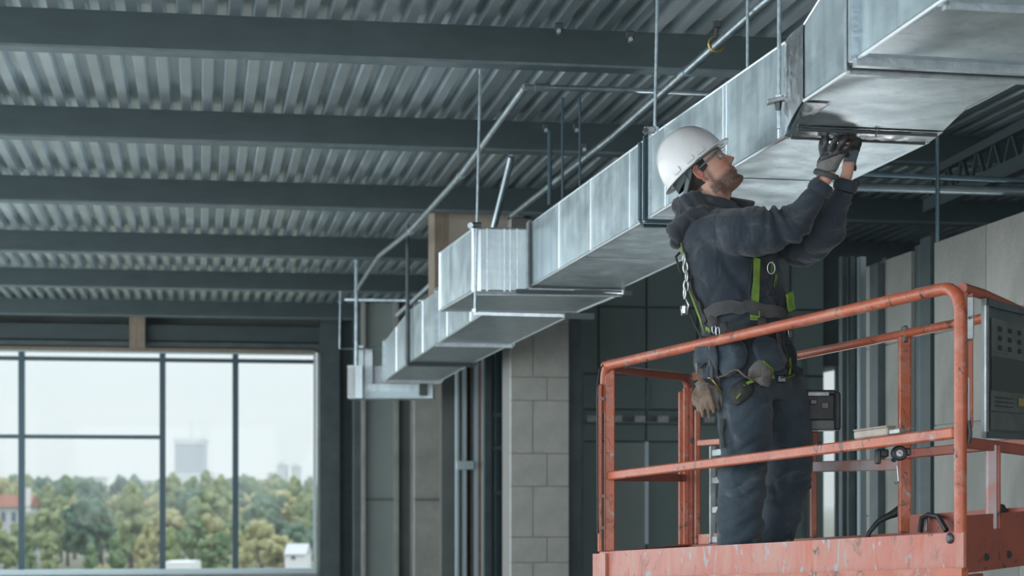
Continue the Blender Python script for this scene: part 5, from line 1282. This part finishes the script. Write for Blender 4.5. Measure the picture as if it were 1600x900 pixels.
# cords from the belt to the hanging gloves
MB().tube([lay([(x, y)], off=.05)[0][0] for x, y in ((1121, 535), (1120, 560), (1121, 578))] , .004, 6).build('belt_cord', 'leather_g', worker)
strap([(1132, 655), (1131, 680), (1134, 700)], .02, 'web_dark', .004, off=.012, name='hanging_strap')

# ---- spare leather gloves clipped to the belt (they hang, so they are things of their own)
def hang_glove(name, label, top, size, m, seed, tilt=0., tips=4):
    t = thing(name, label, 'glove', top, 'spare gloves on the belt'); mb = MB(); r = random.Random(seed); sx = Vector((math.cos(.5), -math.sin(.5), 0)); sy = Vector((math.sin(.5), math.cos(.5), 0)); dn = Vector((tilt, 0, -1)).normalized()
    loft_add(mb, [(top, sx*.012, sy*.010), (top+dn*.02*size, sx*.030*size, sy*.014), (top+dn*.055*size, sx*.038*size, sy*.016), (top+dn*.09*size, sx*.036*size, sy*.014), (top+dn*.10*size, sx*.03*size, sy*.012)], 18)
    for i in range(tips):
        o = (i-(tips-1)/2)*.019*size; a = top+dn*.08*size+sx*o; ln = (.075+.02*r.random()-.012*abs(i-1.5))*size
        b = a+dn*ln*.55+sx*(o*.3+.006*(r.random()-.5)); c = b+dn*ln*.5+sx*.012*(r.random()-.4)
        p, q = smooth_path([a, b, c], [.011*size, .011*size, .0085*size], 5); mb.tube(p, q, 10); ball(mb, c, .0088*size)
    a = top+dn*.05*size-sx*.03*size; p, q = smooth_path([a, a+dn*.03*size-sx*.018*size, a+dn*.065*size-sx*.02*size], [.012*size, .012*size, .009*size], 5); mb.tube(p, q, 10); ball(mb, p[-1], .0092*size)
    v, n, f = remesh(mb, .0045, 3, .5); v = [p+q*(.004*noise.noise(p*28)+.002*noise.noise(p*70)) for p, q in zip(v, n)]
    mesh_part('leather_palm', v, f, m, t); m_ = MB(); m_.tube([top+Vector((0, 0, .05)), top+Vector((.004, 0, .02)), top], .003, 6); m_.build('clip_cord', 'leather', t)
    m_ = MB(); p, q = smooth_path([top+dn*.022*size-sx*.032*size, top+dn*.028*size-sy*.018, top+dn*.022*size+sx*.032*size], [.004, .004, .004], 5); m_.tube(p, q, 6); m_.build('cuff_welt', 'leather_g' if m == 'leather' else 'leather', t)
    return t
def off_body(px, py, o): return lay([(px, py)], off=o)[0][0]
hang_glove('spare_glove', 'grey leather glove hanging at the back of the belt', off_body(1094, 588, .035), 1.05, 'leather_g', 3, .12)
hang_glove('spare_glove', 'tan leather glove hanging in front of the grey one', off_body(1125, 590, .10), 1.0, 'leather', 8, .14)
hang_glove('spare_glove', 'small grey glove showing behind the two belt gloves', off_body(1116, 614, .03), .75, 'leather_g', 13, .05, 3)
# ================================================================== OUTSIDE
ZG = -8.
g = MB(); nx, ny = 30, 40
vs = []; 
for j in range(ny+1):
    for i in range(nx+1):
        y = 34+ (j/ny)**2*3600; x = -1300+ (i/nx)*2600 if j > 20 else -500+(i/nx)*1000
        vs.append((x, y, ZG + 1.2*noise.noise(Vector((x*.01, y*.01, 0)))))
g.add(vs, [(j*(nx+1)+i, j*(nx+1)+i+1, (j+1)*(nx+1)+i+1, (j+1)*(nx+1)+i) for j in range(ny) for i in range(nx)])
M['grass'] = mat('dry_grass', (.15, .16, .10), .9, 0, (.22, .21, .15), .05, .35, .65)
for nm, c1, c2 in (('leaf_a', (.11, .18, .08), (.19, .26, .12)), ('leaf_b', (.17, .22, .09), (.27, .31, .14)), ('leaf_c', (.30, .29, .13), (.42, .40, .20)), ('leaf_d', (.07, .13, .085), (.12, .19, .12))):
    M[nm] = mat(nm, c1, .7, 0, c2, .9, .35, .65)
M['bark'] = mat('bark', (.08, .065, .05), .9)
M['far_wall'] = mat('far_wall', (.50, .52, .55), .8, 0, (.58, .6, .62), .05)
M['far_glass'] = mat('far_glazing', (.10, .15, .23), .3)
M['far_roof'] = mat('far_roof', (.30, .12, .08), .8)
M['far_white'] = mat('far_white', (.85, .85, .86), .7)
gr = g.build('ground', 'grass', smooth='full', origin=Vector((0, 34, ZG))); gr['kind'] = 'structure'
def crown(kind, seed):
    r = random.Random(seed); bm = bmesh.new()
    H, Wd = 1., 1.
    n = 60 if kind != 'tall' else 46
    for k in range(n):
        a = r.random()*6.283
        if kind == 'tall': z = .25+.72*r.random(); rr = .30*math.sin(min(1, (1.05-z)*1.6)*1.57)*r.random()**.5; s = .065+.04*r.random()
        elif kind == 'cone': z = .15+.83*r.random(); rr = .36*(1.05-z)*r.random()**.5; s = .06+.14*(1-z)
        else:
            z = .35+.55*r.random(); q = math.sqrt(max(.02, 1-((z-.6)/.36)**2)); rr = .40*q*r.random()**.4; s = .06+.055*r.random()
        m_ = Matrix.Translation((rr*math.cos(a), rr*math.sin(a), z)) @ Matrix.Diagonal((s, s, s*.8, 1))
        bmesh.ops.create_icosphere(bm, subdivisions=2, radius=1, matrix=m_)
    for v in bm.verts:
        p = v.co*9+Vector((seed, 0, 0)); d = noise.noise_vector(p)*.05+noise.noise_vector(p*3.1)*.035; v.co += d
    me = bpy.data.meshes.new('crown'); bm.to_mesh(me); bm.free(); return me
kinds = {}
tm = MB().lathe((0, 0, 0), [(.035, 0), (.022, .25), (.012, .6), (.004, .8)], 7)
tme = bpy.data.meshes.new('trunk'); tme.from_pydata([v for v in tm.v], [], tm.f); tme.materials.append(M['bark'])
for i, (k, lf) in enumerate([('round', 'leaf_a'), ('round', 'leaf_b'), ('round', 'leaf_c'), ('tall', 'leaf_b'), ('tall', 'leaf_a'), ('round', 'leaf_d'), ('cone', 'leaf_d'), ('tall', 'leaf_c')]):
    me = crown(k, 10+i*7); me.materials.append(M[lf]); kinds[i] = (k, lf, me)
tl = {('round', 'leaf_a'): 'round mid green tree in the blurred woodland beyond the window', ('round', 'leaf_b'): 'round light green tree in the blurred woodland beyond the window', ('round', 'leaf_c'): 'round yellowing tree in the blurred woodland beyond the window',
      ('tall', 'leaf_b'): 'tall narrow light green tree in the woodland beyond the window', ('tall', 'leaf_a'): 'tall narrow mid green tree in the woodland beyond the window', ('round', 'leaf_d'): 'round dark bluish green tree beyond the window',
      ('cone', 'leaf_d'): 'pointed dark conifer beyond the window', ('tall', 'leaf_c'): 'tall narrow yellow tree beyond the window'}
TREES = []
PANES = [(33, 'left pane'), (254, 'wide pane'), (368, 'tower pane'), (2000, 'right pane')]
ROWS = [(178, 'nearest row'), (208, 'second row'), (248, 'third row'), (300, 'fourth row'), (380, 'fifth row'), (500, 'sixth row'), (9999, 'farthest row')]
def tree(px, Yd, h, k, w=None):
    x = (px-800)/F*Yd; kd, lf, me = kinds[k]
    lab = tl[(kd, lf)]
    pn = next(n for a, n in PANES if px < a); rw = next(n for a, n in ROWS if Yd < a)
    sh = lab.split(' in ')[0].split(' beyond ')[0]
    t = thing('tree', 'tree', 'tree', (x, Yd, ZG-.3), sh + 's outside')
    TREES.append((sh, rw, pn, px, t)); w = w or (h*.75 if kd == 'round' else h*.62)
    c = bpy.data.objects.new('crown', me); COL.objects.link(c); c.parent = t; c.scale = (w, w, h); c.rotation_euler = (0, 0, rnd.random()*6)
    b = bpy.data.objects.new('trunk', tme); COL.objects.link(b); b.parent = t; b.scale = (h, h, h)
rt = random.Random(21)
for row, (Yd, n, h0, h1) in enumerate([(560, 30, 12, 17), (430, 26, 11, 15), (330, 22, 9, 13), (270, 20, 7.5, 10.5), (225, 17, 6, 8.2), (190, 15, 4.2, 6.0), (165, 12, 2.5, 3.8)]):
    for i in range(n):
        px = -60 + (i+.5+.7*(rt.random()-.5))/n*640
        k = rt.choice([0, 1, 5, 4, 3]) if row < 1 else rt.choice([0, 1, 5, 6, 4, 3]) if row < 2 else rt.choice([0, 1, 2, 3, 4, 1, 5, 2, 7])
        y = Yd*(1+.12*(rt.random()-.5))
        tree(px, y, h0+(h1-h0)*rt.random(), k)
for px, Yd, h, k in ((135, 210, 9.0, 5), (205, 230, 10.5, 3), (320, 235, 10.0, 1), (345, 250, 11.5, 3), (420, 240, 9.5, 5), (300, 260, 10.5, 5), (410, 210, 6.5, 2)): tree(px, Yd, h, k)
def fbox(px0, px1, py0, Yd, m, name, par, dep=12, py1=None):
    x0, x1 = (px0-800)/F*Yd, (px1-800)/F*Yd; zt = (HZ-py0)/F*Yd; z0 = ZG if py1 is None else (HZ-py1)/F*Yd
    return MB().box(((x0+x1)/2, Yd+dep/2, (z0+zt)/2), (x1-x0, dep, zt-z0)).build(name, m, par)
ORD = ['leftmost', 'second from left', 'third from left', 'fourth from left', 'fifth from left', 'sixth from left', 'seventh from left']
for key in sorted(set(q[:3] for q in TREES)):
    gq = sorted([q for q in TREES if q[:3] == key], key=lambda q: q[3])
    for i, q in enumerate(gq): q[4]['label'] = key[0] + ', ' + key[1] + ' outside, ' + key[2] + ((', ' + ORD[min(i, 6)]) if len(gq) > 1 else '')
Yt = 1500
t = thing('office_tower', 'tall flat topped office tower with a mast on the skyline', 'building', ((295-800)/F*Yt, Yt, ZG))
fbox(273, 317, 694, Yt, 'far_glass', 'tower_body', t, 20); fbox(271, 319, 686, Yt-1, 'far_wall', 'roof_band', t, 22, 694)
for i in range(12): fbox(272.5, 317.5, 700+i*6.5, Yt-.6, 'far_wall', 'floor_band', t, 1, 701.5+i*6.5)
for a in (273, 284, 305, 315): fbox(a, a+1.5, 682, Yt, 'far_wall', 'roof_post', t, 1, 687)
MB().tube([((296-800)/F*Yt, Yt+8, (HZ-687)/F*Yt), ((296-800)/F*Yt, Yt+8, (HZ-655)/F*Yt)], [.9, .25], 6).build('mast', 'far_wall', t)
fbox(262, 330, 738, Yt-20, 'far_wall', 'podium', t, 20)
for i, (px0, px1, py, Yd, rf, lab) in enumerate([(432, 446, 727, 1300, 1, 'left of two small blocks on the skyline at right'), (455, 467, 729, 1300, 1, 'right of two small blocks on the skyline at right'),
        (418, 432, 740, 1310, 0, 'low wing left of the two skyline blocks'), (370, 400, 750, 1100, 0, 'long low pale building beyond the right window pane'), (400, 488, 757, 1050, 0, 'longest low pale building under the two skyline blocks'),
        (330, 362, 748, 1200, 0, 'low pale building right of the tower'), (205, 250, 752, 1150, 0, 'pale low building left of the tower behind trees'), (112, 160, 747, 1250, 0, 'faint long roof on the left skyline'),
        (222, 262, 757, 900, 0, 'white flat block crossed by the middle mullion')]):
    t = thing('distant_building', lab, 'building', (((px0+px1)/2-800)/F*Yd, Yd, ZG), 'far buildings on the skyline')
    fbox(px0, px1, py, Yd, 'far_wall', 'walls', t, 15)
    if rf: fbox(px0+3, px1-3, py-5, Yd+2, 'far_wall', 'roof_house', t, 6, py)
    fbox(px0-1, px1+1, py-1, Yd-1, 'far_glass' if not rf else 'far_wall', 'roof_edge', t, 17, py+1)
# red roofed house with white stack at the far left
Yd = 240
t = thing('house', 'small house with a red brown roof low at the left edge of the window', 'house', ((15-800)/F*Yd, Yd, ZG))
fbox(-20, 44, 790, Yd, 'far_wall', 'walls', t, 5)
fbox(2, 8, 800, Yd-.1, 'far_glass', 'window', t, .15, 815); fbox(18, 24, 800, Yd-.1, 'far_glass', 'window', t, .15, 815)
mb = MB(); x0, x1 = (-24-800)/F*Yd, (48-800)/F*Yd; z0 = (HZ-792)/F*Yd; z1 = (HZ-773)/F*Yd
mb.prism([(x0, Yd-.4, z0), (x0, Yd+5.4, z0), (x0, Yd+2.5, z1)], (x1-x0, 0, 0)); mb.build('roof', 'far_roof', t)
fbox(40, 46, 762, Yd-.3, 'far_white', 'chimney', t, .8, 800)
for i, (px0, px1, py0, py1, Yd, lab) in enumerate([        (445, 478, 866, 884, 150, 'small flat pale shed low in the right pane'), (255, 300, 878, 890, 140, 'low white wall below the trees under the tower')]):
    t = thing('garden_wall' if i else 'shed', lab, 'wall' if i else 'shed', (((px0+px1)/2-800)/F*Yd, Yd, ZG))
    fbox(px0, px1, py0, Yd, 'far_white', 'walls', t, 4); xa, xb = (px0-1-800)/F*Yd, (px1+1-800)/F*Yd; za = (HZ-py0)/F*Yd
    if i == 0:
        m_ = MB(); m_.prism([(xa, Yd-.2, za), (xa, Yd+4.2, za), (xa, Yd+2, za+.8)], (xb-xa, 0, 0)); m_.build('roof', 'far_wall', t)
        fbox(px0+(px1-px0)*.3, px0+(px1-px0)*.5, py0+3, Yd-.03, 'far_glass', 'window', t, .1, py0+8)
# thin daylight haze over the far land
hz = MB().box((-400, 1850, 150), (2600, 3500, 330)).build('haze', None)
hm = bpy.data.materials.new('haze'); hm.use_nodes = True; t_ = hm.node_tree; t_.nodes.clear()
vs_ = N(t_, 'ShaderNodeVolumeScatter', Density=.0006, Anisotropy=.0); vs_.inputs['Color'].default_value = (.86, .93, 1, 1)
ou = N(t_, 'ShaderNodeOutputMaterial'); link(t_, vs_.outputs[0], ou.inputs['Volume']); hz.data.materials.append(hm)
tag(hz, 'pale haze lying over the woodland and skyline', 'haze', kind='stuff')
